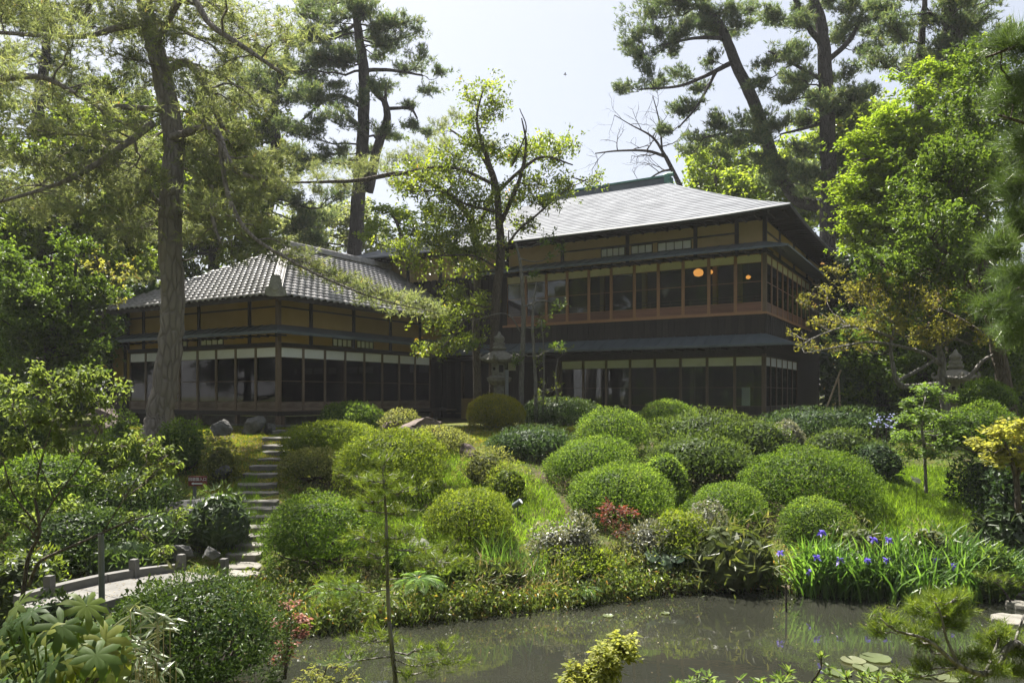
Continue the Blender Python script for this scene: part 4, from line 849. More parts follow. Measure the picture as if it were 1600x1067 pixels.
# bare tree against the sky
def bare_tree():
    root = thing('bare_tree', 'bare leafless tree with fine twigs against the sky beside the roof ridge', 'tree', P(1075, 330, 41))
    g = G()
    def grow(p, d, L, r, lev):
        q = [p]; 
        for i in range(4): d = unit(d + R_.normal(size=3) * .18); q.append(q[-1] + d * L / 4)
        g.tube(q, np.linspace(r, r * .55, 5), 4, cap=False)
        if lev == 0: return
        for i in range(3): grow(A(q[2 + i]), unit(d + R_.normal(size=3) * .55 + A([-.1, 0, .08])), L * R_.uniform(.55, .8), r * .5, lev - 1)
    p0, r0 = limb([(1080, 330, 41, .16), (1060, 285, 41, .13), (1040, 245, 41, .11)])
    g.tube(p0, r0, 8)
    for pix in ([(1040, 245, 41, .09), (1010, 236, 41, .07), (965, 236, 41, .05), (930, 240, 41, .03)], [(1040, 245, 41, .09), (1020, 215, 41, .06), (985, 195, 41, .03), (960, 180, 41, .02)], [(1050, 265, 41, .07), (1030, 270, 41, .05), (1000, 290, 41, .03)], [(1035, 240, 41, .06), (1030, 190, 41, .04), (1020, 150, 41, .02)]):
        p, r = limb(pix); g.tube(p, r, 6)
        for j in range(3, len(p), 3): grow(p[j], unit(A([R_.normal() * .6 - .2, R_.normal() * .5, R_.normal() * .5 + .35])), 1.0, r[j] * .6, 2)
    g.build('trunk', M['bark_dark'], root, smooth=True)
bare_tree()

# background broadleaf trees, each its own
BG = dict(dens=18, m=9, L=.34, spread=1, clump=.22, lift=.3, asp=.55, twd=1.0)
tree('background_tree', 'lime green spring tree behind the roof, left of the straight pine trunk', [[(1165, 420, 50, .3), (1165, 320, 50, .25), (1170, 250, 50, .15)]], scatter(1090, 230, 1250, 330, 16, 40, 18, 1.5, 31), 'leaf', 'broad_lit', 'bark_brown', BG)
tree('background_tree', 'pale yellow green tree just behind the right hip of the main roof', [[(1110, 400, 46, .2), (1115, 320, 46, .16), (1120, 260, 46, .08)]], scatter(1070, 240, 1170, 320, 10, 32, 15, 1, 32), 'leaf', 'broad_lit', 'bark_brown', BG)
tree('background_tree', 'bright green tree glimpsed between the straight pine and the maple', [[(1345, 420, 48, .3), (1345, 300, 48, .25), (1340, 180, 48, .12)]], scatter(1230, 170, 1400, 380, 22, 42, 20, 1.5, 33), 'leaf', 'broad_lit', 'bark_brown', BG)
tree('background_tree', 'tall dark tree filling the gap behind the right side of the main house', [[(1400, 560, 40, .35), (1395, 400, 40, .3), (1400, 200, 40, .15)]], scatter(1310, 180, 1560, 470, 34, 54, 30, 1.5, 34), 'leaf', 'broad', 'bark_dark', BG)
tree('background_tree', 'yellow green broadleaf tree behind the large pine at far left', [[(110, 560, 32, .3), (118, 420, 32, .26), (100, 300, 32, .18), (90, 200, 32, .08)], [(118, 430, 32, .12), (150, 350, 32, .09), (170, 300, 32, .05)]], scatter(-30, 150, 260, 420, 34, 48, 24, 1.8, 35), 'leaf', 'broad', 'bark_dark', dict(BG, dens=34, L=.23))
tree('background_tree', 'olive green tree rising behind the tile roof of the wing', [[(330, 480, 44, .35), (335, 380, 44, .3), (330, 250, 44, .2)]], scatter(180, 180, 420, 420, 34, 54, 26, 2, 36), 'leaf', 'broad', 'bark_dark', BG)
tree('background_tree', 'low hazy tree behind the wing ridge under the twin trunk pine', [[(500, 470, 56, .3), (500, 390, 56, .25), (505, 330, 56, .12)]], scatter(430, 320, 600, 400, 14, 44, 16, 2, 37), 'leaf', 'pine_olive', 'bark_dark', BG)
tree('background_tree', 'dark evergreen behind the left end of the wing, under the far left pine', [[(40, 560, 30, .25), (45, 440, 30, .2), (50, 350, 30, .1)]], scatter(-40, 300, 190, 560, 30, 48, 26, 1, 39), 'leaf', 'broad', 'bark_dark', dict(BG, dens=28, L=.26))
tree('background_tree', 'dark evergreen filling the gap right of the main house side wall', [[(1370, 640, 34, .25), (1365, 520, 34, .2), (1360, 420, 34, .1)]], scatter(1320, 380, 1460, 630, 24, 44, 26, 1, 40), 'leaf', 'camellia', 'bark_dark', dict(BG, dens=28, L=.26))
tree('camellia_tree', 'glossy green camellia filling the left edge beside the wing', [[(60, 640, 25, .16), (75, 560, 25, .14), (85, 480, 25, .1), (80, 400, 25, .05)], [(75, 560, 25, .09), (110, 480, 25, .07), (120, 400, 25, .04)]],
     scatter(-30, 380, 170, 590, 40, 36, 20, .9, 38) + [(150, 540, 22, 12), (175, 470, 18, 16), (175, 510, 20, 16), (165, 440, 20, 14)], 'leaf', 'camellia_lit', 'bark_dark', dict(dens=72, m=8, L=.15, spread=.9, clump=.2, lift=.3, asp=.5, twd=1.6))
tree('maple_tree', 'small ochre yellow leaved tree at the left end of the tile roof', [[(150, 600, 26.5, .1), (160, 520, 26.5, .08), (165, 450, 26.5, .05), (150, 400, 26.5, .03)]], [(130, 410, 30, 14), (165, 420, 26, 12), (190, 440, 20, 12), (110, 440, 26, 14), (200, 415, 20, 9), (150, 455, 24, 12), (185, 470, 14, 12), (140, 385, 24, 10)], 'leaf', 'maple_ochre', 'bark_brown', dict(dens=26, m=8, L=.13, spread=.9, clump=.22, asp=.5, twd=2))

# right foreground masses
tree('maple_tree', 'large sunlit yellow green maple spreading at the right, above the main house side',
     [[(1500, 700, 25, .24), (1490, 560, 25, .22), (1470, 420, 25, .18), (1440, 300, 25, .12), (1420, 200, 25, .06)], [(1470, 420, 25, .1), (1400, 360, 24.6, .07), (1340, 340, 24.3, .03)], [(1445, 300, 25, .08), (1390, 250, 24.6, .05), (1340, 250, 24.4, .03)], [(1430, 240, 25, .06), (1460, 150, 25, .04), (1480, 100, 25, .03)]],
     [(1450, 105, 30, 10), (1480, 110, 36, 12), (1520, 120, 36, 14), (1430, 145, 34, 12), (1470, 150, 40, 13), (1400, 175, 32, 11), (1440, 185, 40, 13), (1385, 200, 30, 10), (1420, 215, 40, 12), (1370, 225, 32, 10), (1350, 245, 32, 10), (1400, 245, 42, 12), (1340, 265, 30, 8), (1380, 275, 40, 11), (1430, 260, 40, 13), (1350, 300, 40, 11), (1320, 290, 18, 7), (1400, 300, 40, 12), (1335, 325, 30, 9), (1370, 335, 40, 10), (1320, 352, 26, 7), (1360, 365, 40, 10), (1340, 385, 30, 8), (1420, 330, 40, 13), (1390, 120, 14, 8), (1530, 90, 36, 14), (1330, 215, 22, 8)] + scatter(1320, 180, 1520, 400, 30, 46, 14, .5, 61, ((1300, 90, 120, 90),)),
     'leaf', 'maple_yellow', 'bark_brown', dict(dens=150, m=9, L=.118, spread=1, clump=.3, flat=.7, asp=.6, twd=2.5, lift=.2))
tree('camellia_tree', 'big glossy green evergreen filling the right edge below the maple',
     [[(1590, 760, 19, .2), (1570, 600, 19, .18), (1540, 450, 19, .14), (1520, 300, 19, .08)], [(1550, 500, 19, .1), (1480, 400, 19, .07), (1430, 340, 19, .04)], [(1540, 440, 19, .09), (1590, 300, 19, .06), (1600, 150, 19, .03)], [(1560, 540, 19.4, .08), (1500, 500, 19.6, .06), (1440, 470, 19.8, .03)]],
     scatter(1390, 230, 1620, 470, 46, 36, 20, .8, 41, ((1330, 230, 100, 90),)) + scatter(1470, 60, 1620, 250, 24, 34, 18, .8, 42) + [(1370, 400, 30, 16), (1350, 430, 26, 14), (1410, 440, 34, 18), (1345, 390, 20, 10)],
     'leaf', 'camellia_lit', 'bark_brown', dict(dens=95, m=8, L=.13, spread=.9, clump=.2, lift=.3, asp=.45, twd=2.0))
tree('shade_tree', 'deep green evergreen in shade behind the twisted low tree at right', [[(1440, 720, 24, .16), (1450, 600, 24, .14), (1450, 500, 24, .08)]],
     scatter(1340, 470, 1610, 650, 40, 38, 24, .6, 43), 'leaf', 'camellia_lit', 'bark_dark', dict(dens=62, m=8, L=.165, spread=.9, clump=.22, asp=.45, twd=1.5))
tree('spreading_tree', 'low twisted grey tree with sparse ochre leaves before the main house side wall',
     [[(1480, 690, 19, .13), (1478, 640, 19, .12), (1470, 600, 19, .10), (1472, 565, 19, .09), (1465, 540, 19, .07)], [(1470, 600, 19, .08), (1430, 603, 18.8, .07), (1405, 600, 18.7, .065), (1395, 570, 18.7, .055), (1392, 535, 18.7, .04), (1400, 505, 18.8, .02)], [(1400, 597, 18.7, .05), (1440, 575, 18.6, .045), (1465, 560, 18.6, .03)],
      [(1470, 570, 19, .06), (1440, 550, 18.8, .045), (1370, 535, 18.5, .035), (1320, 540, 18.2, .025), (1270, 550, 18, .012)], [(1400, 530, 18.7, .04), (1340, 510, 18.4, .03), (1290, 520, 18.2, .02), (1240, 545, 18, .01)], [(1472, 590, 19, .07), (1510, 590, 19, .06), (1540, 560, 19, .045), (1580, 545, 19, .02)], [(1465, 545, 19, .05), (1490, 530, 19, .04), (1520, 540, 19, .02)]],
     scatter(1310, 425, 1480, 520, 18, 34, 14, .5, 44) + [(1260, 470, 24, 14), (1290, 450, 26, 12), (1275, 500, 30, 10), (1300, 420, 24, 12), (1250, 540, 26, 9), (1300, 545, 30, 9), (1350, 540, 34, 9), (1240, 520, 16, 8), (1500, 500, 30, 14), (1540, 520, 30, 12), (1450, 535, 34, 10)],
     'leaf', 'dogwood', 'bark_grey', dict(dens=140, m=6, L=.08, spread=.9, clump=.24, asp=.5, twd=7, lift=.3))
tree('shrub_thicket', 'dense dark undergrowth between the main house side and the twisted tree', [[(1370, 690, 25, .07), (1370, 640, 25, .06), (1375, 590, 25, .03)]],
     scatter(1330, 560, 1480, 650, 18, 34, 18, .5, 45), 'leaf', 'camellia', 'bark_dark', dict(dens=90, m=8, L=.13, spread=.9, clump=.22, asp=.45, twd=1.5), cat='bush')
# near pine branch hanging in from the right edge
tree('near_pine_tree', 'near pine with long fresh needles reaching in from the right edge', [[(1760, 900, 7.5, .12), (1740, 600, 7.5, .11), (1720, 400, 7.5, .09), (1700, 200, 7.5, .06), (1690, 0, 7.5, .03)], [(1735, 540, 7.5, .05), (1660, 470, 7.4, .035), (1600, 450, 7.3, .02), (1560, 470, 7.2, .01)], [(1715, 380, 7.5, .04), (1640, 350, 7.4, .03), (1580, 380, 7.3, .015)], [(1705, 240, 7.5, .04), (1620, 200, 7.4, .02), (1560, 180, 7.3, .01)], [(1695, 90, 7.5, .03), (1610, 70, 7.4, .02), (1540, 90, 7.3, .01)]],
     [(1560, 385, 34, 22, -.2), (1595, 345, 34, 30, 0), (1555, 475, 28, 20, -.3), (1590, 500, 30, 26, -.2), (1600, 430, 34, 26, 0), (1585, 290, 30, 20, 0), (1570, 520, 20, 18), (1600, 220, 34, 24), (1570, 150, 34, 18), (1600, 70, 36, 26), (1560, 70, 26, 14), (1590, 130, 30, 22)],
     'pine', 'pine_near', 'bark_brown', dict(dens=1100, m=22, L=.16, W=.0042, spread=.55, clump=.3, lift=.35, rise=.0, twd=60, along=1.4), base=gpt(1760, 7.5))

# ------------------------------------------------------------------ clipped bushes on the slope
dome(775, 617, 45, 25, 'clipped_bush', 'round golden green clipped ball at the foot of the stone lantern', 'ball_gold', .036, 'bush', None, sq=2.0, lump=.015, cover=2.0)
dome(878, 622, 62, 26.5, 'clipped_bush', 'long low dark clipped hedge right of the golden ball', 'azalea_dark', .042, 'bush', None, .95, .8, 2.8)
dome(550, 627, 50, 25, 'clipped_bush', 'fresh green rounded bush before the glass front of the wing', 'azalea_lime', .06, 'bush', None, lump=.09)
dome(520, 657, 78, 20.9, 'clipped_bush', 'flat yellow green bush to the right of the upper stone steps', 'azalea_yellow', .036, 'bush', None, sq=2.2, lump=.05)
dome(612, 669, 88, 17.7, 'clipped_bush', 'broad yellow green azalea mound in the middle left of the slope', 'azalea_yellow', .036, 'bush', None, lump=.04)
dome(488, 700, 55, 18.6, 'open_bush', 'dull olive brown twiggy bush in front of the broad yellow green mound', 'twiggy', .045, 'bush', None, lump=.12, hole=.3)
dome(499, 768, 91, 13.2, 'clipped_bush', 'large deep green azalea at the foot of the stone steps', 'azalea_green', .034, 'bush', None, lump=.05)
dome(733, 761, 70, 15.2, 'clipped_bush', 'oval yellow green azalea beside the upper garden spotlight', 'azalea_yellow', .031, 'bush', None, lump=.03)
dome(957, 637, 57, 21.8, 'clipped_bush', 'tall rounded azalea, sunlit on its left and dark on its right', 'azalea_lime', .04, 'bush', None, lump=.05)
dome(1048, 627, 46, 24, 'clipped_bush', 'pale lime dome right below the lower windows of the main house', 'azalea_lime', .042, 'bush', None)
dome(925, 683, 73, 19, 'clipped_bush', 'wide green azalea dome just above the largest lime dome', 'azalea_lime', .036, 'bush', None)
dome(1038, 708, 35, 18.3, 'clipped_bush', 'small bright lime ball on the slope beside the juniper', 'azalea_lime', .045, 'bush', None, lump=.08)
dome(968, 725, 81, 16.9, 'clipped_bush', 'lime green azalea mound behind the red leaved shrub', 'azalea_lime', .034, 'bush', None, lump=.04)
dome(1134, 753, 62, 16.7, 'clipped_bush', 'low lime azalea dome above the brownish dwarf bamboo', 'azalea_lime', .033, 'bush', None)
dome(1262, 697, 105, 17.6, 'clipped_bush', 'largest wide olive green azalea on the right half of the slope', 'azalea_green', .036, 'bush', None, lump=.05)
dome(1274, 778, 56, 15.6, 'clipped_bush', 'small flat topped lime bush directly above the irises', 'azalea_lime', .033, 'bush', None, lump=.08)
dome(1231, 657, 27, 21.5, 'clipped_bush', 'small grey white speckled ball below the house corner', 'silver', .04, 'bush', None)
dome(1105, 642, 90, 21.5, 'juniper_bush', 'spreading green juniper on the slope below the house windows', 'juniper', .075, 'bush', None, asp=.3, lump=.16, lk=4, skirt=-.1)
dome(1090, 680, 85, 19.8, 'juniper_bush', 'lower lobe of juniper in front of the spreading juniper', 'juniper', .07, 'bush', None, asp=.3, lump=.16, lk=4)
dome(1185, 655, 50, 21, 'juniper_bush', 'olive juniper clump left of the speckled ball', 'juniper', .07, 'bush', None, asp=.3, lump=.16, lk=4)
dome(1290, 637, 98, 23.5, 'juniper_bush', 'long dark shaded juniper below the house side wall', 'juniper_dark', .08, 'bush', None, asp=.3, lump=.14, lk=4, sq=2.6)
dome(1310, 668, 55, 20.5, 'juniper_bush', 'mid green clump with a yellow flower behind the widest azalea', 'juniper', .065, 'bush', None, asp=.35, lump=.15, lk=4)
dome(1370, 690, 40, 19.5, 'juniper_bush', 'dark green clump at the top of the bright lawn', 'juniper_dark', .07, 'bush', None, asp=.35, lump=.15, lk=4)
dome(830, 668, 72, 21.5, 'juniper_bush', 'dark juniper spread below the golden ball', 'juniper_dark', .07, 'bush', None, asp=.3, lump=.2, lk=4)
dome(760, 698, 46, 18.6, 'open_bush', 'straw green twiggy bush on the slope right of the yellow mound', 'twiggy', .055, 'bush', None, asp=.3, lump=.2, lk=4, hole=.2)
dome(795, 722, 36, 17.6, 'open_bush', 'loose yellow green shrub above the upper spotlight', 'azalea_yellow', .05, 'bush', None, asp=.3, lump=.2, lk=4, hole=.2)
dome(688, 668, 48, 21.2, 'open_bush', 'grey green twiggy bush between the rocks and the yellow mound', 'twiggy', .045, 'bush', None, lump=.14, hole=.25)
dome(628, 641, 34, 23.5, 'open_bush', 'pale twiggy shrub beside the reddish rock', 'twiggy', .05, 'bush', None, lump=.16, hole=.35)
dome(1540, 592, 46, 17, base=P(1540, 648, 17), name='clipped_bush', label='clipped green dome at right, behind the small maple', mat='azalea_green', leaf=.034, asp=.5)
dome(1530, 632, 62, 16, base=P(1530, 705, 16), name='clipped_bush', label='wider clipped green mound below the dome at right', mat='azalea_green', leaf=.034, asp=.5, lump=.09)
# left side of the steps
dome(285, 655, 42, 19.5, 'open_bush', 'pale green bush at the foot of the large pine', 'azalea_lime', .05, 'bush', None, lump=.12)
dome(345, 684, 28, 18.8, 'open_bush', 'pale twiggy bush left of the stone steps', 'twiggy', .05, 'bush', None, lump=.16, hole=.3)
dome(342, 765, 50, 14.8, 'open_bush', 'bamboo leaved bush below the red sign', 'sasa_green', .10, 'bush', None, asp=.2, lump=.15, lk=4)
dome(205, 735, 80, 15.5, 'open_bush', 'broad dull green bush behind the left garden shrub', 'azalea_dark', .05, 'bush', None, lump=.14)
dome(75, 700, 85, 15.2, 'open_bush', 'big green bush at the left edge behind the branching shrub', 'azalea_green', .05, 'bush', None, lump=.14)
dome(170, 680, 60, 18, 'open_bush', 'green bush below the reddish rock at left', 'azalea_green', .045, 'bush', None, lump=.14)
dome(120, 790, 90, 13.2, 'open_bush', 'dark ground hugging bush beyond the stone bridge', 'azalea_dark', .05, 'bush', None, lump=.16, lk=4)
dome(235, 800, 60, 13.6, 'open_bush', 'dark leafy bush between bridge and grey rock', 'sasa_green', .09, 'bush', None, asp=.25, lump=.16)
dome(195, 845, 62, 12.9, 'open_bush', 'low bush with dark strap leaves behind the bridge kerb', 'sasa_green', .1, 'bush', None, asp=.22, lump=.2, lk=5)
dome(40, 855, 62, 11.6, 'fern_bush', 'yellow green ferny bush left of the bridge post', 'broad', .07, 'bush', None, asp=.3, lump=.2, lk=5)
dome(190, 640, 30, 20, 'open_bush', 'light green shrub beside the reddish rock at left', 'azalea_lime', .06, 'bush', None, lump=.2, hole=.3)
dome(30, 620, 50, 20, 'open_bush', 'green shrub at the left edge under the camellia', 'azalea_green', .06, 'bush', None, lump=.2)
# foreground bush
dome(318, 897, 128, 8.0, 'clipped_bush', 'big round dark green azalea in the foreground beside the pond', 'azalea_dark', .036, 'bush', None, .85, .9, 2.4, .06, 3.5, 1.5, asp=.42)
dome(225, 912, 60, 8.9, 'open_bush', 'low leafy green bush between the bridge and the foreground azalea', 'azalea_green', .05, 'bush', None, lump=.15)
dome(85, 930, 70, 8.6, 'open_bush', 'low dark green bush behind the palm leaved plant', 'azalea_dark', .05, 'bush', None, lump=.15)
# bank edge
dome(905, 800, 32, 14.4, 'open_bush', 'small silvery leaved shrub right of the green reeds', 'silver', .05, 'bush', None, lump=.2, hole=.4)
dome(868, 818, 40, 13.9, 'open_bush', 'larger silver topped shrub at the pond bank', 'silver', .05, 'bush', None, lump=.2, hole=.4)
dome(905, 850, 70, 13.6, 'open_bush', 'yellow green twiggy shrub hanging to the pond under the silver shrubs', 'azalea_yellow', .05, 'bush', None, lump=.2, hole=.3, asp=.35)
dome(985, 850, 42, 14.0, 'open_bush', 'olive twiggy shrub left of the big dark leaves', 'twiggy', .05, 'bush', None, lump=.2, hole=.3, asp=.35)
dome(1010, 812, 36, 14.8, 'open_bush', 'grey leaved shrub right of the red shrub', 'silver', .045, 'bush', None, lump=.2, hole=.4)
dome(1060, 795, 50, 15.0, 'open_bush', 'yellow tinted shrub left of the dwarf bamboo', 'azalea_yellow', .05, 'bush', None, lump=.18, hole=.3)
dome(1105, 780, 36, 15.6, 'open_bush', 'grey green shrub under the low lime dome', 'silver', .04, 'bush', None, lump=.18, hole=.4)
dome(1140, 805, 88, 14.6, 'dwarf_bamboo', 'olive brown dwarf bamboo thicket overhanging the pond', 'sasa', .15, 'bush', None, asp=.16, lump=.22, lk=5, hole=.2)
dome(1060, 860, 55, 14.2, 'dwarf_bamboo', 'darker dwarf bamboo low over the water', 'sasa_green', .12, 'bush', None, asp=.18, lump=.22, lk=5)
dome(690, 870, 55, 12.8, 'fern_bush', 'yellow green ferny shrub on the bank right of the young pine', 'broad', .07, 'bush', None, asp=.3, lump=.2, lk=5)
dome(640, 850, 45, 13.2, 'open_bush', 'bright leafy shrub under the lower spotlight', 'azalea_lime', .055, 'bush', None, asp=.45, lump=.2, lk=5, hole=.2)
dome(775, 880, 55, 12.9, 'open_bush', 'dry brown and green twiggy shrub at the water edge', 'sasa', .09, 'bush', None, asp=.2, lump=.22, lk=5, hole=.3)
dome(1548, 850, 44, 13.2, 'fern_bush', 'feathery pale green shrub right of the irises', 'azalea_lime', .06, 'bush', None, asp=.35, lump=.22, lk=4)
dome(1535, 705, 48, 18.0, 'open_bush', 'dark shiny shrub behind the thin maple trunk', 'camellia', .08, 'bush', None, lump=.2, hole=.2)
dome(1585, 720, 50, 15.2, 'open_bush', 'dark shrub below the orange tinged maple at right', 'camellia', .08, 'bush', None, lump=.2)
dome(1575, 775, 45, 14.2, 'dwarf_bamboo', 'shaded bamboo grass at the right edge above the pond', 'sasa_green', .14, 'bush', None, asp=.16, lump=.22, lk=5)
dome(1345, 812, 50, 14.6, 'open_bush', 'dry grass clump on the lawn edge behind the irises', 'sasa', .10, 'bush', None, asp=.15, lump=.25, lk=5, hole=.3)
dome(1450, 812, 40, 14.4, 'open_bush', 'second dry grass clump behind the right half of the irises', 'sasa', .10, 'bush', None, asp=.15, lump=.25, lk=5, hole=.3)

# small maples
SM = dict(dens=320, m=9, L=.075, spread=1, clump=.2, flat=.6, asp=.55, twd=7, lift=.1)
tree('small_maple', 'small fresh green maple with thin straight trunk on the bright lawn',
     [[(1447, 770, 15.6, .035), (1446, 740, 15.6, .032), (1444, 700, 15.6, .03), (1440, 660, 15.6, .024), (1446, 620, 15.6, .012)]],
     [(1440, 612, 40, 10), (1415, 625, 22, 8), (1470, 618, 22, 8), (1410, 650, 28, 9), (1445, 645, 34, 12), (1475, 655, 26, 10), (1410, 680, 28, 9), (1440, 680, 34, 11), (1475, 690, 28, 10), (1415, 704, 24, 7), (1450, 710, 34, 8), (1490, 672, 22, 8)],
     'leaf', 'maple_green', 'bark_grey', SM, base=gpt(1447, 15.6))
tree('small_maple', 'low lace maple with orange tinged yellow leaves at the right edge',
     [[(1592, 800, 12.5, .05), (1588, 750, 12.5, .045), (1580, 720, 12.5, .035), (1570, 690, 12.5, .02)], [(1588, 750, 12.5, .03), (1600, 710, 12.5, .025), (1610, 680, 12.5, .015)]],
     [(1560, 672, 36, 10), (1530, 690, 24, 8), (1590, 660, 30, 10), (1600, 685, 30, 12), (1560, 700, 36, 10), (1585, 712, 32, 10), (1552, 720, 22, 8), (1610, 725, 26, 10)],
     'leaf', 'maple_ochre', 'bark_brown', dict(SM, L=.085), base=gpt(1592, 12.5))
tree('small_maple', 'reddish lace maple sprig between the foreground azalea and the pond',
     [[(445, 1060, 8.6, .02), (450, 1010, 8.6, .016), (455, 970, 8.6, .012), (450, 945, 8.6, .006)]],
     [(452, 945, 24, 6), (478, 962, 22, 5), (450, 975, 30, 6), (480, 988, 20, 5), (455, 1005, 22, 6), (440, 1030, 22, 7)],
     'leaf', 'maple_red', 'bark_brown', dict(SM, dens=520, L=.055), base=gpt(445, 8.6))
tree('small_maple', 'pale yellow green maple bough rising at the bottom edge over the pond',
     [[(880, 1140, 5.2, .02), (900, 1080, 5.2, .016), (930, 1040, 5.2, .012), (975, 1005, 5.2, .005)]],
     [(970, 1005, 24, 9), (945, 1020, 28, 10), (980, 1018, 18, 9), (925, 1040, 30, 11), (950, 1045, 24, 12), (900, 1060, 30, 9), (930, 1065, 30, 12), (880, 1075, 20, 6)],
     'leaf', 'maple_bright', 'bark_brown', dict(SM, dens=2600, m=9, L=.045, twd=18, grow=1.15), base=gpt(880, 5.2))
tree('red_shrub', 'small red leaved shrub in front of the lime azalea mound',
     [[(985, 850, 14.3, .015), (975, 820, 14.3, .012), (960, 795, 14.3, .006)]],
     [(950, 785, 20, 5), (972, 796, 22, 5), (940, 808, 22, 5), (965, 818, 26, 6), (990, 800, 14, 5), (945, 796, 16, 4), (975, 830, 20, 5)], 'leaf', 'nandina', 'twig', dict(SM, dens=130, m=6, L=.09, asp=.3, flat=.2), cat='bush', base=gpt(985, 14.3))

# foreground garden shrub at the left
tree('garden_shrub', 'branching shrub with drooping light green leaves in the left foreground',
     [[(35, 935, 9.4, .06), (45, 870, 9.4, .055), (62, 830, 9.4, .045), (55, 770, 9.4, .035), (70, 700, 9.4, .025), (90, 640, 9.4, .012)], [(45, 915, 9.4, .055), (60, 880, 9.3, .05), (85, 865, 9.2, .04), (120, 850, 9.1, .038), (165, 830, 9, .032), (200, 815, 9, .025), (250, 800, 9, .014), (285, 790, 9, .006)], [(58, 820, 9.4, .03), (20, 770, 9.3, .025), (5, 720, 9.2, .015)], [(50, 840, 9.4, .03), (85, 780, 9.2, .024), (130, 720, 9.1, .018), (170, 640, 9, .01)],
      [(62, 850, 9.4, .028), (40, 820, 9.2, .022), (10, 810, 9.1, .015)], [(160, 832, 9, .02), (200, 770, 8.9, .015), (230, 720, 8.9, .008)], [(200, 815, 9, .015), (250, 850, 8.9, .01), (280, 810, 8.9, .005)], [(85, 780, 9.2, .02), (60, 720, 9, .014), (30, 640, 9, .008)]],
     [(60, 580, 26, 12), (110, 590, 24, 10), (145, 585, 24, 10), (185, 600, 20, 9), (25, 605, 26, 12), (80, 620, 30, 12), (130, 615, 28, 11), (165, 625, 20, 8), (15, 640, 26, 12), (60, 655, 30, 12), (110, 650, 28, 11), (150, 655, 22, 8), (20, 690, 26, 12), (95, 690, 30, 10), (205, 690, 14, 9), (195, 720, 18, 7), (240, 690, 22, 8), (270, 720, 18, 7), (262, 705, 16, 8), (235, 740, 20, 7), (165, 745, 24, 7), (60, 760, 26, 8), (20, 750, 20, 8), (110, 790, 22, 7), (200, 760, 20, 7), (250, 735, 18, 6), (225, 835, 14, 5), (255, 860, 12, 5), (285, 800, 12, 5), (50, 810, 14, 6), (210, 800, 22, 6), (180, 700, 18, 8), (140, 700, 22, 8)],
     'leaf', 'spring', 'bark_brown', dict(dens=560, m=7, L=.085, spread=.85, clump=.24, lift=.2, asp=.42, twd=26, droop=.45, up=.9, thin=.45), cat='shrub', base=gpt(35, 9.4))

# near pines round the pond
NP = dict(dens=2300, m=20, L=.085, W=.0042, thin=.7, spread=.7, clump=.32, lift=.5, rise=.05, twd=45, along=.9)
tree('young_pine', 'slim young pine with wispy yellow green tufts in the centre foreground',
     [[(622, 1120, 7, .04), (618, 1067, 7, .037), (612, 1010, 7, .034), (607, 950, 7, .031), (605, 880, 7, .026), (603, 800, 7, .02), (598, 740, 7, .012)], [(608, 920, 7, .012), (570, 925, 7, .009), (540, 910, 6.9, .005)], [(614, 1025, 7, .014), (570, 1030, 6.9, .011), (540, 1035, 6.8, .006)], [(616, 1030, 7, .014), (650, 1040, 6.9, .01), (690, 1030, 6.8, .005)], [(607, 905, 7, .01), (650, 900, 7, .007), (690, 880, 7, .004)]],
     [(600, 752, 36, 12), (625, 765, 26, 10), (575, 745, 22, 8), (560, 795, 0.1, 0.1), (548, 905, 34, 10), (520, 915, 24, 8), (575, 868, 26, 9), (560, 930, 26, 8), (640, 830, 24, 10), (665, 855, 28, 9), (690, 875, 26, 8), (585, 985, 22, 8), (605, 1000, 14, 8), (565, 998, 20, 7), (545, 1020, 22, 8), (660, 1010, 26, 9), (690, 1005, 22, 7), (680, 1035, 26, 8), (710, 1030, 20, 8), (650, 1050, 24, 8), (605, 712, 20, 12), (580, 780, 26, 9), (630, 800, 26, 9), (565, 835, 26, 9), (655, 880, 30, 9), (600, 850, 20, 9), (530, 940, 24, 8), (700, 850, 20, 8)],
     'pine', 'pine_fresh', 'bark_grey', dict(NP, dens=800, grow=1.15, clump=.45, thin=.6), base=gpt(622, 7))
tree('bank_pine', 'low pine with twisting grey branches over the pond at the lower right',
     [[(1640, 1100, 6.2, .05), (1590, 1005, 6.2, .042), (1545, 1050, 6.1, .036), (1500, 1040, 6, .028), (1450, 1000, 6, .02), (1400, 985, 6, .012), (1375, 965, 6, .006)], [(1500, 1042, 6, .02), (1480, 1000, 6, .016), (1470, 960, 6, .01), (1460, 940, 6, .006)], [(1540, 1050, 6.1, .02), (1560, 1000, 6.2, .014), (1555, 985, 6.2, .006)], [(1580, 1020, 6.2, .02), (1600, 960, 6.3, .012)]],
     [(1462, 935, 32, 12), (1440, 950, 30, 11), (1490, 950, 26, 12), (1475, 970, 32, 11), (1500, 930, 18, 10), (1385, 965, 24, 10), (1415, 985, 28, 9), (1370, 985, 16, 8), (1440, 1000, 26, 9), (1545, 1000, 22, 12), (1565, 985, 22, 10), (1585, 1010, 24, 14), (1530, 1020, 22, 9), (1480, 1030, 24, 10), (1560, 1040, 28, 12), (1590, 1045, 22, 14), (1510, 1055, 24, 8), (1405, 1050, 14, 10), (1440, 1040, 18, 9)],
     'pine', 'pine_fresh', 'bark_grey', NP, base=gpt(1640, 6.2))
tree('bank_pine', 'small pine tuft at the water edge below the feathery shrub', [[(1590, 960, 12.5, .03), (1570, 925, 12.5, .02), (1550, 905, 12.5, .008)]], [(1545, 895, 24, 9), (1575, 900, 20, 8), (1560, 908, 24, 7)], 'pine', 'pine_fresh', 'bark_brown', dict(NP, L=.12, W=.005, dens=260, twd=12), base=gpt(1590, 12.5))

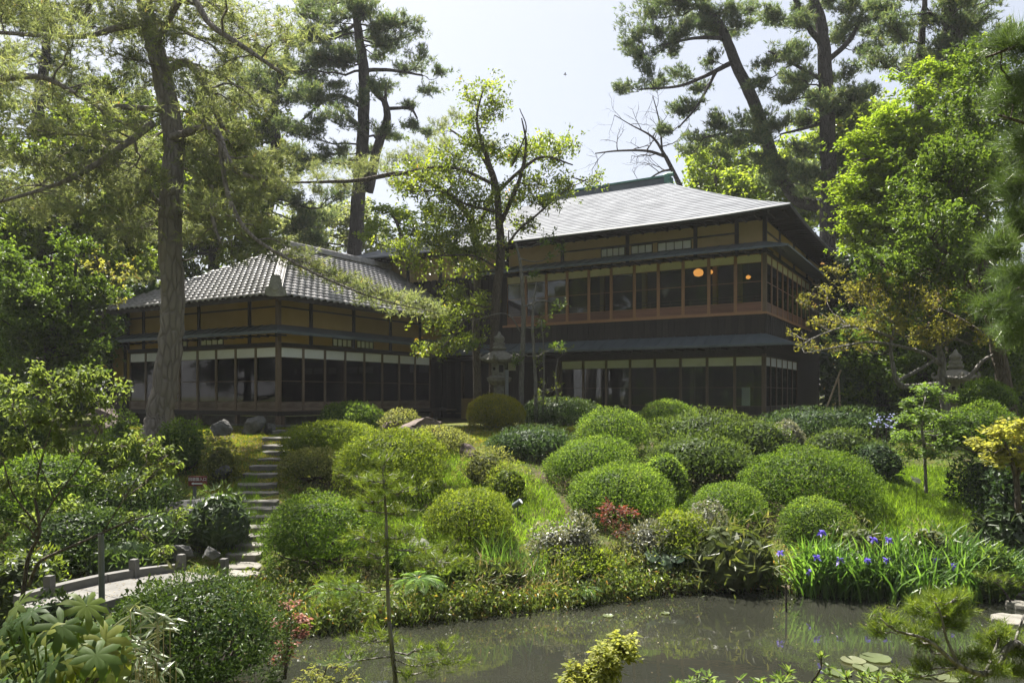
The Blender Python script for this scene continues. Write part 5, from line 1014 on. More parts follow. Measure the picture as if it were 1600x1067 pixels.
# ------------------------------------------------------------------ grasses, reeds, irises, ferns
def blades(n, xy, L, W, mat, name, kind=None, lean=.35, parent=None, rn=None):
    x, y = xy; z = gh(x, y); p = np.c_[x, y, z]; d = unit(np.c_[R_.normal(size=(n, 2)) * lean, np.ones(n)])
    g = G(); LL = L * R_.uniform(.5, 1.3, n); sd = unit(np.cross(d, R_.normal(size=(n, 3)))) * W / 2
    m = p + d * LL[:, None] * .6; d2 = unit(d + np.c_[R_.normal(size=(n, 2)) * lean * 1.3, np.full(n, -.15)]); t = m + d2 * LL[:, None] * .4
    r = R_.random(n) if rn is None else rn
    if L < .12:
        g.polys(np.stack([p - sd * 1.2, p + sd * 1.2, t], 1), r); return g.build(name, M[mat], parent, kind=kind)
    g.polys(np.stack([p - sd, p + sd, m + sd * .8, m - sd * .8], 1), r); g.polys(np.stack([m - sd * .8, m + sd * .8, t], 1), r)
    return g.build(name, M[mat], parent, kind=kind)
def in_px(poly, n, lo=11, hi=26):
    """random ground points whose place in the photo lies in a polygon"""
    poly = A(poly); out = []
    while sum(len(o) for o in out) < n:
        Y = R_.uniform(lo, hi, n * 4); X = R_.uniform(-14, 14, n * 4); z = gh(X, Y); px = 800 + X / Y * F; py = HY - (z - EZ) / Y * F
        ins = np.zeros(len(X), bool); j = len(poly) - 1
        for i in range(len(poly)):
            xi, yi = poly[i]; xj, yj = poly[j]
            ins ^= ((yi > py) != (yj > py)) & (px < (xj - xi) * (py - yi) / (yj - yi + 1e-9) + xi); j = i
        out.append(np.c_[X, Y][ins & (z > .03)])
        if len(out) > 60: break
    q = np.concatenate(out)[:n]; return q[:, 0], q[:, 1]
def lawn(poly, n, L, W, mat, name, lean=.4):
    xy = in_px(poly, n); blades(len(xy[0]), xy, L, W, mat, name, 'stuff', lean)
lawn([(600, 720), (720, 700), (860, 760), (900, 830), (720, 880), (600, 860), (560, 800)], 16000, .16, .012, 'grass', 'lawn_grass')
lawn([(1330, 790), (1340, 745), (1380, 730), (1480, 735), (1530, 800), (1500, 840), (1380, 850)], 13500, .17, .012, 'grass', 'lawn_grass')
lawn([(1010, 760), (1080, 755), (1080, 800), (1010, 800)], 2500, .14, .009, 'grass', 'lawn_grass')
lawn([(370, 760), (400, 740), (420, 860), (380, 880), (300, 860), (290, 820)], 5000, .16, .009, 'grass', 'lawn_grass')
lawn([(200, 650), (440, 660), (470, 690), (440, 760), (380, 790), (270, 750), (200, 720)], 42000, .055, .012, 'moss', 'moss_carpet', .7)
lawn([(680, 655), (920, 655), (920, 692), (690, 705)], 22000, .05, .012, 'moss', 'moss_carpet', .7)
lawn([(0, 640), (1600, 640), (1600, 900), (1300, 880), (1000, 900), (700, 930), (350, 900), (0, 860)], 85000, .105, .016, 'azalea_green', 'ground_cover', .7)
def spot(cx, cy, r, n, asp=1.0):
    a = R_.uniform(0, 6.28, n); q = np.sqrt(R_.random(n)) * r; return cx + np.cos(a) * q, cy + np.sin(a) * q * asp
def reed(px, Y, r, n, L, W, mat, name, label, lean=.3, asp=.6, group=None):
    c = gpt(px, Y); o = thing(name, label, 'plant', c, 0, group); blades(n, spot(c[0], c[1], r, n, asp), L, W, mat, 'blades', None, lean, o); return o
reed(800, 13.0, .55, 150, .75, .018, 'iris', 'reed_clump', 'tall bright green reed clump at the pond bank', .28)
reed(785, 12.6, .6, 90, .6, .012, 'reed_dry', 'dry_reed_clump', 'straw coloured dead reeds drooping to the water', .8)
reed(850, 12.9, .7, 120, .55, .012, 'reed_dry', 'dry_reed_clump', 'pale dry grass stalks below the silver shrubs', .45)
reed(1010, 13.9, .35, 60, .5, .03, 'iris', 'reed_clump', 'short green strap leaves above the big dark leaves', .35)
reed(1420, 15.4, 1.2, 240, .38, .01, 'grass', 'grass_clump', 'shaded long grass behind the irises on the right', .4)
reed(1380, 16.5, .8, 260, .4, .01, 'grass', 'grass_clump', 'tall grass at the left side of the bright lawn', .35)
# irises standing in the pond edge
ir = thing('iris_bed', 'dense bed of green irises with violet blue flowers at the pond edge', 'flower bed', (7.4, 13.5, 0))
def iris_blades(n):
    t = R_.random(n); cx = np.interp(t, [0, 1], [5.15, 8.85]); edge = np.clip(1 - np.abs(t - .5) * 1.2, .3, 1)
    y = 13.35 + R_.normal(size=n) * .35 * edge; x = cx + R_.normal(size=n) * .12
    g = G(); L = R_.uniform(.55, 1.15, n) * (.75 + .3 * edge); a = R_.uniform(0, 6.28, n); ln = R_.uniform(.1, .8, n)
    p = np.c_[x, y, np.maximum(gh(x, y), -.05)]; w_ = R_.uniform(.026, .046, n)
    d0 = unit(np.c_[np.cos(a) * ln * .5, np.sin(a) * ln * .5, np.ones(n)]); out = np.c_[np.cos(a), np.sin(a), np.zeros(n)]
    sd = np.c_[-np.sin(a + .6), np.cos(a + .6), np.zeros(n)] * w_[:, None] * .5
    q = [p]; d = d0
    for k in range(4): q.append(q[-1] + d * L[:, None] / 4); d = unit(d + out * (ln * .55)[:, None] - np.c_[np.zeros((n, 2)), ln * .28 * (k > 0)])
    r = R_.random(n)
    for k, (wa, wb) in enumerate(((.7, 1), (1, .95), (.95, .7))): g.polys(np.stack([q[k] - sd * wa, q[k] + sd * wa, q[k + 1] + sd * wb, q[k + 1] - sd * wb], 1), r)
    g.polys(np.stack([q[3] - sd * .7, q[3] + sd * .7, q[4]], 1), r); return g
o = iris_blades(2400).build('blades', M['iris'], ir); o['kind'] = 'stuff'
for px, py in ((1218, 863), (1284, 831), (1275, 870), (1365, 842), (1389, 843), (1355, 874), (1385, 874), (1433, 886), (1438, 901), (1462, 875), (1489, 883), (1312, 874), (1266, 893)):
    Yf = 12.95 + random.uniform(-.12, .12); c = P(px, py, Yf); g = G(); n = 12 if (px, py) not in ((1312, 874), (1266, 893)) else 6
    a = np.arange(n) * (6.28 / 3) + R_.normal(size=n) * .3; up = np.where(np.arange(n) % 2 == 0, .55, -.45)
    g.leaves(c + R_.normal(size=(n, 3)) * .008, np.c_[np.cos(a) * .8, np.sin(a) * .8, up], R_.normal(size=(n, 3)) + A([0, 0, 1]), .085 * R_.uniform(.8, 1.2, n), .05, None, .2, .25)
    fl = g.build('flower', M['petal_blue'], ir)
    G().tube(smooth([c - A([random.uniform(-.1, .1), .05, c[2] + .02]), c - A([0, 0, .4]), c], 4), .007, 5).build('stem', M['iris'], fl)

def frond(g, base, d, L, wid, n=16, droop=.5):
    d = unit(A(d)); s = np.linspace(0, 1, n); path = A(base) + d * L * s[:, None] - A([0, 0, 1]) * (droop * L * s[:, None] ** 2)
    t = unit(np.gradient(path, axis=0)); sd = unit(np.cross(t, [0, 0, 1.])); 
    for sg in (1, -1):
        ln = wid * np.sin(np.clip(s * .95 + .08, 0, 1) * math.pi) ** .7
        g.leaves(path, sd * sg + t * .45, np.cross(t, sd) + R_.normal(size=path.shape) * .12, ln, wid * .13, None, .1, .15)
    g.tube(path, np.linspace(.006, .002, n), 4)
def fern(px, py, Y, n, L, wid, label, mat='fern'):
    c = P(px, py, Y); b = c.copy(); b[2] = max(float(gh(b[0], b[1])), c[2] - .35); o = thing('fern', label, 'fern', b)
    for k in range(n):
        a = k * 6.28 / n + random.uniform(-.3, .3); g = G(); frond(g, c, (math.cos(a), math.sin(a) - .25, .45), L * random.uniform(.8, 1.15), wid, 22, .55); g.build('frond', M[mat], o)
    G().tube([b - A([0, 0, .03]), c], .02, 5).build('stem', M['twig'], o)
fern(530, 918, 11.6, 9, .62, .14, 'light green fern over the water left of the young pine')
fern(655, 905, 12.0, 9, .55, .13, 'light green fern on the bank right of the young pine')
fern(915, 920, 12.7, 7, .4, .1, 'small fern hanging at the water under the twiggy shrub')
tree('small_maple', 'feathery yellow green seedling at the bottom edge left of the young pine', [[(505, 1110, 7.2, .012), (505, 1070, 7.2, .009), (510, 1040, 7.2, .004)]], [(490, 1048, 26, 7), (525, 1040, 22, 6), (505, 1062, 30, 8), (470, 1065, 20, 6), (545, 1058, 20, 7)], 'leaf', 'maple_bright', 'bark_brown', dict(SM, dens=900, L=.04, asp=.35), base=gpt(505, 7.2))
fern(600, 935, 11.8, 7, .5, .12, 'darker fern low on the bank behind the young pine trunk', 'broad')

def palmate(g, c, nrm, ax, size, lobes=8, cup=.15):
    nrm = unit(A(nrm)); ax = unit(A(ax) - nrm * (A(ax) @ nrm)); sd = np.cross(nrm, ax); ang = np.linspace(-2.5, 2.5, lobes); V = [A(c)]; f = []
    hs_ = (ang[1] - ang[0]) / 2
    dr_ = lambda t: ax * math.cos(t) + sd * math.sin(t)
    for i, a in enumerate(ang):
        L = size * (.70 + .30 * math.cos(a * .55)); k = len(V); tipd = cup * size * (1.3 + random.uniform(-.7, 1.2))
        V += [A(c) + dr_(a - hs_) * L * .36 - nrm * cup * size * .05, A(c) + dr_(a - hs_ * .55) * L * .74 - nrm * cup * size * .3, A(c) + dr_(a) * L * .62 + nrm * size * .02, A(c) + dr_(a) * L - nrm * tipd, A(c) + dr_(a + hs_ * .55) * L * .74 - nrm * cup * size * .3, A(c) + dr_(a + hs_) * L * .36 - nrm * cup * size * .05]
        f += [(0, k, k + 2), (k, k + 1, k + 2), (k + 1, k + 3, k + 2), (k + 3, k + 4, k + 2), (k + 4, k + 5, k + 2), (k + 5, 0, k + 2)]
    g.mesh(V, f, random.random())
fa = thing('fatsia_plant', 'large leaved plant with lobed yellow green leaves in the bottom left corner', 'plant', gpt(80, 4.6))
fb = A(fa.location)
for k in range(52):
    px = random.uniform(-20, 190); py = 935 + random.random() ** .8 * 150 + max(0, (px - 120)) * .5; Y = 4.6 + random.uniform(-.5, .5); c = P(px, py, Y)
    out = unit(A([(px - 80) / 110 + random.uniform(-.45, .45), -.55 + random.uniform(-.5, .35), .75 + random.uniform(-.4, .3)])); g = G()
    palmate(g, c, out, A([(px - 80) / 100 + random.uniform(-.4, .4), -.6, -.5]), random.uniform(.11, .18), random.choice((7, 8, 9)))
    lf = g.build('leaf', M['fatsia'], fa, smooth=True)
    q = smooth([fb + A([(c[0] - fb[0]) * .2, (c[1] - fb[1]) * .2, .15]), (c * .6 + fb * .4) + A([0, 0, .02]), c], 4); G().tube(q, .006, 5).build('petiole', M['spring'], lf)
g = G()
for k in range(5): g.tube(smooth([fb - A([0, 0, .05]), fb + A([random.uniform(-.15, .15), random.uniform(-.1, .1), .3]), fb + A([random.uniform(-.3, .3), random.uniform(-.2, .2), .6])], 4), .012, 5)
g.build('stem', M['twig'], fa)
sp_ = thing('variegated_bamboo', 'white edged dwarf bamboo beside the lobed plant in the left foreground', 'plant', gpt(220, 5.2)); sb = A(sp_.location)
gw = G(); gg = G(); gs = G()
for k in range(26):
    px, py = random.uniform(185, 275), random.uniform(945, 1075); c = P(px, py, 5.2 + random.uniform(-.4, .4)); n = 6
    gs.tube(smooth([A([c[0], c[1], float(gh(c[0], c[1])) - .03]), c - A([0, 0, .15]), c], 3), .003, 4)
    a = R_.uniform(-.6, 3.7, n); d = unit(np.c_[np.cos(a), -np.abs(np.sin(a)) * .6, R_.normal(size=n) * .45]); nr = unit(A([0, -.5, 1]) + R_.normal(size=(n, 3)) * .4); L = R_.uniform(.09, .17, n); p = np.repeat(c[None], n, 0) + R_.normal(size=(n, 3)) * .02
    gw.leaves(p, d, nr, L, L * .2, None, .1, .15); gg.leaves(p + nr * .003 + d * L[:, None] * .05, d, nr, L * .9, L * .10, None, .1, .15)
gw.build('leaf_edge', M['pale_leaf'], sp_)['kind'] = 'stuff'; gg.build('leaf_centre', M['sasa_green'], sp_)['kind'] = 'stuff'; gs.build('culm', M['bamboo'], sp_)['kind'] = 'stuff'
# young pale bamboo sprout by the bridge
o = thing('bamboo_sprout', 'single white edged bamboo sprout in front of the bridge kerb', 'plant', gpt(272, 8.9)); c = P(272, 890, 8.9); G().tube([A(o.location) - A([0, 0, .03]), c], .005, 5).build('stem', M['bamboo'], o)
a = A([.3, 1.1, 2.0, 2.7, -.2]); g = G(); g.leaves(np.repeat(c[None], 5, 0), np.c_[np.cos(a), np.full(5, -.25), np.sin(a) * .8], np.tile(A([0, -1., .5]), (5, 1)), .17, .045); g.build('leaf', M['pale_leaf'], o)
# rhododendron along the bottom edge: one shrub, many shoots
rh = thing('rhododendron_bush', 'pale green leafy rhododendron tips along the bottom edge of the picture', 'shrub', gpt(1230, 4.3)); rb_ = A(rh.location)
for k in range(34):
    px = random.uniform(1050, 1420); py = 1062 + 6 * math.sin(px * .05) + random.uniform(-9, 14)
    if k == 0: px, py = 1283, 1028
    Y = 4.3 + random.uniform(-.3, .25); c = P(px, py, Y); b = rb_ + A([random.uniform(-.5, .5), random.uniform(-.2, .2), -.02])
    so = G(); so.tube(smooth([b, (b + c) / 2 + A([0, 0, -.05]), c - A([random.uniform(-.03, .03), 0, .1]), c], 4), .005, 5); so = so.build('shoot', M['bark_brown'], rh)
    g = G()
    for q in range(4):
        c2 = c - A([random.uniform(-.05, .05), random.uniform(-.05, .05), .045 * q]) if q else c; n = 7; a = np.arange(n) * 2.4 + random.random() * 6; el = R_.uniform(.0, .9, n) + (.25 if q == 0 else -.2)
        g.leaves(np.repeat(c2[None], n, 0) + R_.normal(size=(n, 3)) * .006, np.c_[np.cos(a) * np.cos(el), np.sin(a) * np.cos(el), np.sin(el)], np.c_[-np.cos(a) * np.sin(el), -np.sin(a) * np.sin(el), np.cos(el)] + R_.normal(size=(n, 3)) * .2, .062 * R_.uniform(.6, 1.2, n), .021, None, .12, .15)
    g.build('whorl', M['rhodo'], so)
    if k % 5 == 0: G().lathe([(.002, c[2]), (.006, c[2] + .012), (.004, c[2] + .028), (.001, c[2] + .036)], 6, (c[0], c[1], 0)).build('bud', M['maple_ochre'], so)
# big soft leaves
def bigleaf(px, py, Y, n, r, label, mat, name='butterbur'):
    c = P(px, py, Y); b = gpt(px, Y); o = thing(name, label, 'plant', b)
    for k in range(n):
        q = c + A([random.uniform(-1, 1) * r * (n > 1), random.uniform(-.4, .4) * r * (n > 1), random.uniform(-1.2, .6) * r * (n > 1)]); g = G(); s_ = random.uniform(.7, 1.2) * .16
        th = np.linspace(.35, 6.28 - .35, 12); nrm = unit(A([random.uniform(-.4, .4), -.6, .8])); ax = unit(np.cross(nrm, [1, .2, 0])); sd = np.cross(nrm, ax)
        V = [q] + [q + (ax * math.cos(t) + sd * math.sin(t)) * s_ * random.uniform(.88, 1.08) - nrm * s_ * random.uniform(.1, .25) for t in th]
        g.mesh(V, [(0, i, i + 1) for i in range(1, 12)], random.random()); lf = g.build('leaf', M[mat], o)
        G().tube(smooth([b + A([random.uniform(-.05, .05), 0, -.03]), (b + q) / 2 + A([0, 0, .05]), q], 4), .008, 5).build('petiole', M['spring'], lf)
bigleaf(1025, 885, 13.7, 22, .42, 'clump of big dark blue green leaves at the pond bank', 'butterbur')
bigleaf(655, 848, 13.4, 1, .1, 'single pale grey green leaf standing below the lower spotlight', 'pale_leaf', 'pale_leaf_plant')
bigleaf(1432, 748, 15.9, 1, .12, 'single pale green broad leaf left of the thin maple trunk', 'pale_leaf', 'pale_leaf_plant')
# pale blue flowers in the shade
fl = thing('flower_patch', 'patch of tiny pale blue flowers in the shade below the thicket', 'flowers', gpt(1385, 20.5))
p = A([P(random.uniform(1358, 1402), random.uniform(646, 668), 19.6 + random.uniform(-.4, .4)) for k in range(48)]); g = G(); pp = np.repeat(p, 4, 0)
g.leaves(pp, R_.normal(size=pp.shape) * A([1, 1, .3]), R_.normal(size=pp.shape) * .3 + A([0, -1, .6]), .035, .03); g.build('flowers', M['petal_pale'], fl, kind='stuff')
g = G()
for q in p[::3]: g.tube([A([q[0], q[1], float(gh(q[0], q[1])) - .02]), q], .005, 4)
g.build('stems', M['twig'], fl)

# ------------------------------------------------------------------ stones, steps, bridge, lanterns and small things
def rock(px, py, Y, wx, hz_, name, label, mat, seed, flat=.5, group=None, deep=.8, sink=.25):
    """wx, hz_: half width and height in photo pixels"""
    c = P(px, py, Y); r = np.random.default_rng(seed); rx = wx / F * Y; h = hz_ / F * Y
    bpy_me = []; n1, n2 = 18, 30; V = []
    for i in range(n1 + 1):
        ph = math.pi * i / n1
        for j in range(n2): th = 2 * math.pi * j / n2; V.append((math.sin(ph) * math.cos(th), math.sin(ph) * math.sin(th), math.cos(ph)))
    V = A(V); cut = unit(r.normal(size=(18, 3)) + A([0, 0, .3])); dd = r.uniform(.45, .82, 18)
    for n_, d_ in zip(cut, dd):
        e = V @ n_ - d_; V = V - np.maximum(e, 0)[:, None] * n_
    V *= (1 + .16 * sines(V, 3, seed) + .10 * sines(V, 8, seed + 1) + .06 * sines(V, 19, seed + 2))[:, None]
    V *= A([rx, rx * deep, h * .75]) / A([.8, .8, .8]); V[:, 2] = V[:, 2] + h * (.5 - sink)
    f = [(i * n2 + j, (i + 1) * n2 + j, (i + 1) * n2 + (j + 1) % n2, i * n2 + (j + 1) % n2) for i in range(n1) for j in range(n2)]
    g = G(); g.mesh(V + c, f); o = g.build(name, M[mat]); return tag(o, label, 'rock', group)
rock(655, 680, 22.6, 42, 30, 'garden_rock', 'large reddish brown rock with angular top at the upper slope', 'rock_red', 3)
rock(612, 672, 23.2, 22, 16, 'garden_rock', 'lower reddish rock leaning on the left of the large angular rock', 'rock_red', 4)
rock(395, 674, 23.4, 19, 24, 'garden_rock', 'larger grey angular rock before the wing corner', 'rock_grey', 5)
rock(422, 672, 23.6, 9, 14, 'garden_rock', 'tiny dark pointed rock beside the larger grey angular rock', 'rock_grey', 6)
rock(343, 676, 21.8, 16, 20, 'garden_rock', 'round grey rock between pine trunk bush and steps', 'rock_grey', 7)
rock(160, 654, 20.5, 24, 22, 'garden_rock', 'reddish rock above the left garden shrub', 'rock_red', 8)
rock(165, 672, 20.0, 20, 20, 'garden_rock', 'pale brown boulder just below the reddish rock at left', 'rock_red', 9)
rock(177, 690, 18.6, 14, 12, 'garden_rock', 'small dark rock in the moss at left', 'rock_grey', 10)
rock(733, 712, 19.6, 18, 18, 'garden_rock', 'small purple grey rock right of the broad yellow mound', 'rock_red', 12)
rock(352, 738, 17.6, 12, 13, 'garden_rock', 'grey rock under the twiggy bush above the steps', 'rock_grey', 13)
rock(288, 815, 14.9, 42, 44, 'garden_rock', 'big pale grey boulder under the red sign', 'rock_grey', 14)
rock(330, 870, 13.2, 14, 18, 'garden_rock', 'blue grey stone at the bridge end', 'rock_grey', 15)
rock(285, 868, 13.3, 18, 22, 'garden_rock', 'mossy dark stone behind the bridge post', 'rock_grey', 16)
rock(105, 830, 13.0, 18, 18, 'garden_rock', 'grey stone in the dark behind the bridge', 'rock_grey', 26)
rock(600, 655, 25.6, 30, 9, 'shoe_stone', 'flat stone slab at the foot of the wing windows', 'stone_step', 17)
def slab(px, py, Y, wx, dy, th, name, label, mat, seed, group=None):
    c = P(px, py, Y); r = np.random.default_rng(seed); rx = wx / F * Y; n = 16; a = np.linspace(0, 6.283, n, endpoint=False); rr = 1 + .12 * r.normal(size=n)
    top = np.c_[np.cos(a) * rx * rr, np.sin(a) * dy * rr, np.full(n, 0) + r.normal(size=n) * .008]; mid = top * A([1.04, 1.04, 1]) - A([0, 0, th * .25]); bot = mid * A([.92, .92, 1]) - A([0, 0, th * .75])
    g = G(); V = np.concatenate([top * A([.94, .94, 1]) + A([0, 0, .012]), top, mid, bot, [[0, 0, .016]]]) + c
    f = [(k * n + i, k * n + (i + 1) % n, (k + 1) * n + (i + 1) % n, (k + 1) * n + i)[::-1] for k in range(3) for i in range(n)] + [(i, (i + 1) % n, 4 * n) for i in range(n)]
    g.mesh(V, f); return tag(g.build(name, M[mat]), label, 'stone', group)
slab(1585, 966, 11.7, 30, .28, .22, 'stepping_stone', 'large flat pale stepping stone in the pond at right', 'stone_step', 31)
slab(1598, 943, 12.4, 18, .22, .2, 'stepping_stone', 'smaller stepping stone behind the large pale one', 'stone_step', 32)
slab(1602, 928, 13.0, 16, .2, .2, 'stepping_stone', 'farthest stepping stone at the right edge by the moss', 'stone_step', 33)
rock(1568, 985, 10.9, 10, 9, 'pond_stone', 'small wet stone below the large stepping stone', 'rock_grey', 34)
rock(1585, 918, 13.3, 34, 20, 'bank_rock', 'mossy orange brown rock at the pond edge below the feathery shrub', 'rock_red', 35)
# flight of steps
st = thing('stone_stairway', 'flight of worn stone steps climbing from the bridge to the wing', 'steps', on_ground(375, 889))
for i, (px, py, wd) in enumerate(((470, 668, 46), (452, 676, 46), (437, 687, 46), (437, 699, 46), (436, 709, 46), (432, 720, 50), (424, 732, 58), (413, 744, 58), (404, 760, 56), (402, 773, 60), (406, 787, 54), (413, 798, 48), (416, 811, 46), (412, 826, 48), (404, 840, 48), (392, 854, 50), (382, 869, 52), (375, 889, 56))):
    c = on_ground(px, py); w2 = wd * 1.12 / 2 / F * c[1]; r = np.random.default_rng(i); d2 = .23; n = 14; a = np.linspace(0, 6.283, n, endpoint=False)
    ex_ = np.sign(np.cos(a)) * np.abs(np.cos(a)) ** .45 * w2 * (1 + .05 * r.normal(size=n)); ey_ = np.sign(np.sin(a)) * np.abs(np.sin(a)) ** .6 * d2 * (1 + .12 * r.normal(size=n))
    top = np.c_[ex_, ey_, np.full(n, .06) + .008 * r.normal(size=n)] + c; g = G(); V = np.concatenate([(top - c) * A([.95, .93, 1]) + c + A([0, 0, .012]), top, top - A([0, 0, .15]), [c + A([0, 0, .075])]])
    g.mesh(V, [(k * n + i_, (k + 1) * n + i_, (k + 1) * n + (i_ + 1) % n, k * n + (i_ + 1) % n) for k in range(2) for i_ in range(n)] + [(i_, (i_ + 1) % n, 3 * n) for i_ in range(n)])
    g.build('step', M['stone_step'], st)
# low stone bridge
br = thing('stone_bridge', 'low arched stone garden bridge with kerbs and short posts', 'bridge', (-5.9, 11.3, .3))
A0, A1, B0, B1 = A([-7.0, 10.6]), A([-5.55, 12.6]), A([-6.05, 9.9]), A([-4.62, 12.2]); zdk = .56
def arch(t): return zdk + .08 * math.sin(math.pi * min(max(t * .9 + .05, 0), 1))
def strip_solid(p0, p1, q0, q1, off0, off1, t0, t1, n=10):
    V = []; 
    for t in np.linspace(t0, t1, n):
        a = p0 + (p1 - p0) * t; b = q0 + (q1 - q0) * t; z = arch(t)
        V += [(a[0], a[1], z + off0), (b[0], b[1], z + off0), (b[0], b[1], z + off1), (a[0], a[1], z + off1)]
    f = [(4 * i + k, 4 * i + (k + 1) % 4, 4 * i + 4 + (k + 1) % 4, 4 * i + 4 + k) for i in range(n - 1) for k in range(4)] + [(3, 2, 1, 0), tuple(4 * (n - 1) + k for k in range(4))]
    return V, f
for k in range(3):
    g = G(); g.mesh(*strip_solid(A0, A1, B0, B1, -.18, 0, k / 3 + .002, (k + 1) / 3 - .002, 7)); g.build('deck_slab', M['concrete'], br)
i0 = A0 + (B0 - A0) * .11; i1 = A1 + (B1 - A1) * .11
for k in range(2):
    g = G(); g.mesh(*strip_solid(A0 - (B0 - A0) * .02, A1 - (B1 - A1) * .02, i0, i1, .003, .12, k / 2 + .003, (k + 1) / 2 - .003, 8)); g.build('kerb', M['concrete'], br)
for p0, p1, q0, t in ((A0, A1, B0, .18), (A0, A1, B0, .68), (A0, A1, B0, 1.0), (B0, B1, A0, 1.0)):
    cc = p0 + (p1 - p0) * t + (q0 - p0) * .05; z = arch(t); s_ = .06
    g = G(); g.lathe([(s_ * 1.3, z - .2), (s_ * 1.3, z + .25), (s_ * 1.12, z + .28)], 4, (cc[0], cc[1], 0), .6); g.build('post', M['concrete'], br)
for t in (.12, .88):
    a = (A0 + (A1 - A0) * t + B0 + (B1 - B0) * t) / 2; G().box(a[0] - .25, a[0] + .25, a[1] - .2, a[1] + .2, -.7, arch(t) - .185).build('pier', M['concrete'], br)
slab(372, 896, 12.35, 34, .22, .2, 'paving_stone', 'flat stone between bridge end and lowest step', 'stone_step', 41)
# stone lantern
def lantern(px, Y, ztop, label, sc_=1.0, hexrot=.3, name='stone_lantern'):
    b = gpt(px, Y); o = thing(name, label, 'stone lantern', b); H = ztop - b[2]; k = H / 3.15 * 1.0; x, y, z0 = b
    L = lambda prof, n, rot=0: G().lathe([(r * k, z0 + z * k) for r, z in prof], n, (x, y, 0), rot)
    L([(.5, -.1), (.5, .12), (.40, .22), (.30, .30)], 6, hexrot).build('base', M['stone'], o)
    L([(.19, .28), (.2, .34), (.175, .4), (.17, .85), (.19, .88), (.19, .94), (.17, .97), (.175, 1.3), (.2, 1.36)], 18).build('pillar', M['stone'], o, smooth=True)
    L([(.2, 1.34), (.3, 1.4), (.42, 1.5), (.44, 1.6), (.34, 1.64), (.3, 1.66)], 6, hexrot).build('platform', M['stone'], o)
    fb_ = L([(.27, 1.64), (.28, 2.12)], 6, hexrot).build('firebox', M['stone'], o)
    for i in range(6):
        a = hexrot + math.pi / 6 + i * math.pi / 3; d = A([math.cos(a), math.sin(a), 0]); sd = A([-d[1], d[0], 0]); cc = A([x, y, z0 + 1.9 * k]) + d * .272 * k * math.cos(math.pi / 6)
        g = G(); hw, hh = (.05, .05) if i % 2 else (.075, .12)
        g.mesh([cc - sd * hw * k - A([0, 0, hh * k]) + d * .006, cc + sd * hw * k - A([0, 0, hh * k]) + d * .006, cc + sd * hw * k + A([0, 0, hh * k]) + d * .006, cc - sd * hw * k + A([0, 0, hh * k]) + d * .006, cc - sd * hw * k - A([0, 0, hh * k]) - d * .02, cc + sd * hw * k - A([0, 0, hh * k]) - d * .02, cc + sd * hw * k + A([0, 0, hh * k]) - d * .02, cc - sd * hw * k + A([0, 0, hh * k]) - d * .02], [(0, 1, 2, 3), (0, 4, 5, 1), (1, 5, 6, 2), (2, 6, 7, 3), (3, 7, 4, 0)])
        g.build('opening_shade', M['lantern_hole_shade'], fb_)  # near black plate on the firebox face, shade of a hollow put into colour
    g = G(); prof = [(.30, 2.10), (.55, 2.13), (.58, 2.2), (.42, 2.36), (.26, 2.48), (.16, 2.52)]; V = []; n = 24
    for r, z in prof:
        for j in range(n):
            a = hexrot + j * 2 * math.pi / n; hexr = math.cos(math.pi / 6) / math.cos((a - hexrot) % (math.pi / 3) - math.pi / 6); corner = max(0, (hexr - .93) / .07); lift = .10 * corner ** 2 * max(0, (r - .35) / .23)
            V.append((x + r * k * hexr * math.cos(a) * (1 + .08 * corner * (r > .5)), y + r * k * hexr * math.sin(a) * (1 + .08 * corner * (r > .5)), z0 + (z + lift) * k))
    g.mesh(V, [(i * n + j, i * n + (j + 1) % n, (i + 1) * n + (j + 1) % n, (i + 1) * n + j) for i in range(len(prof) - 1) for j in range(n)] + [tuple(range(n))[::-1], tuple(range((len(prof) - 1) * n, len(prof) * n))])
    rf = g.build('roof', M['stone'], o)
    for i in range(6):
        a = hexrot + i * math.pi / 3; d = A([math.cos(a), math.sin(a), 0]); c0 = A([x, y, z0]) + d * .55 * k
        G().tube(smooth([c0 + A([0, 0, 2.2 * k]), c0 + d * .09 * k + A([0, 0, 2.24 * k]), c0 + d * .13 * k + A([0, 0, 2.33 * k]), c0 + d * .07 * k + A([0, 0, 2.40 * k])], 4), np.linspace(.06, .035, 13) * k, 7).build('scroll', M['stone'], rf)
    L([(.17, 2.5), (.24, 2.56), (.24, 2.62), (.17, 2.66), (.2, 2.7), (.2, 2.76), (.14, 2.8), (.19, 2.86), (.17, 2.96), (.07, 3.05), (.03, 3.15)], 14).build('finial', M['stone'], o, smooth=True)
    return o
M['lantern_hole_shade'] = pmat('painted_opening_shade', (.01, .01, .01), (.015, .015, .014), 5, .9)
lantern(780, 27.0, P(0, 518, 27.0)[2], 'tall mossy stone lantern with curled roof corners above the golden ball')
lantern(1493, 22.0, P(0, 546, 22.0)[2], 'shaded stone lantern half hidden behind the twisted tree')
# post and fence boards beside the lantern
o = thing('wooden_post', 'weathered upright post right beside the stone lantern', 'post', gpt(792, 26.2)); b = A(o.location); G().tube([b - A([0, 0, .1]), b + A([0, 0, 1.9])], .065, 10).build('shaft', M['galv'], o); G().lathe([(.075, b[2] + 1.9), (.07, b[2] + 1.94), (.02, b[2] + 1.96)], 10, (b[0], b[1], 0)).build('cap', M['galv'], o)
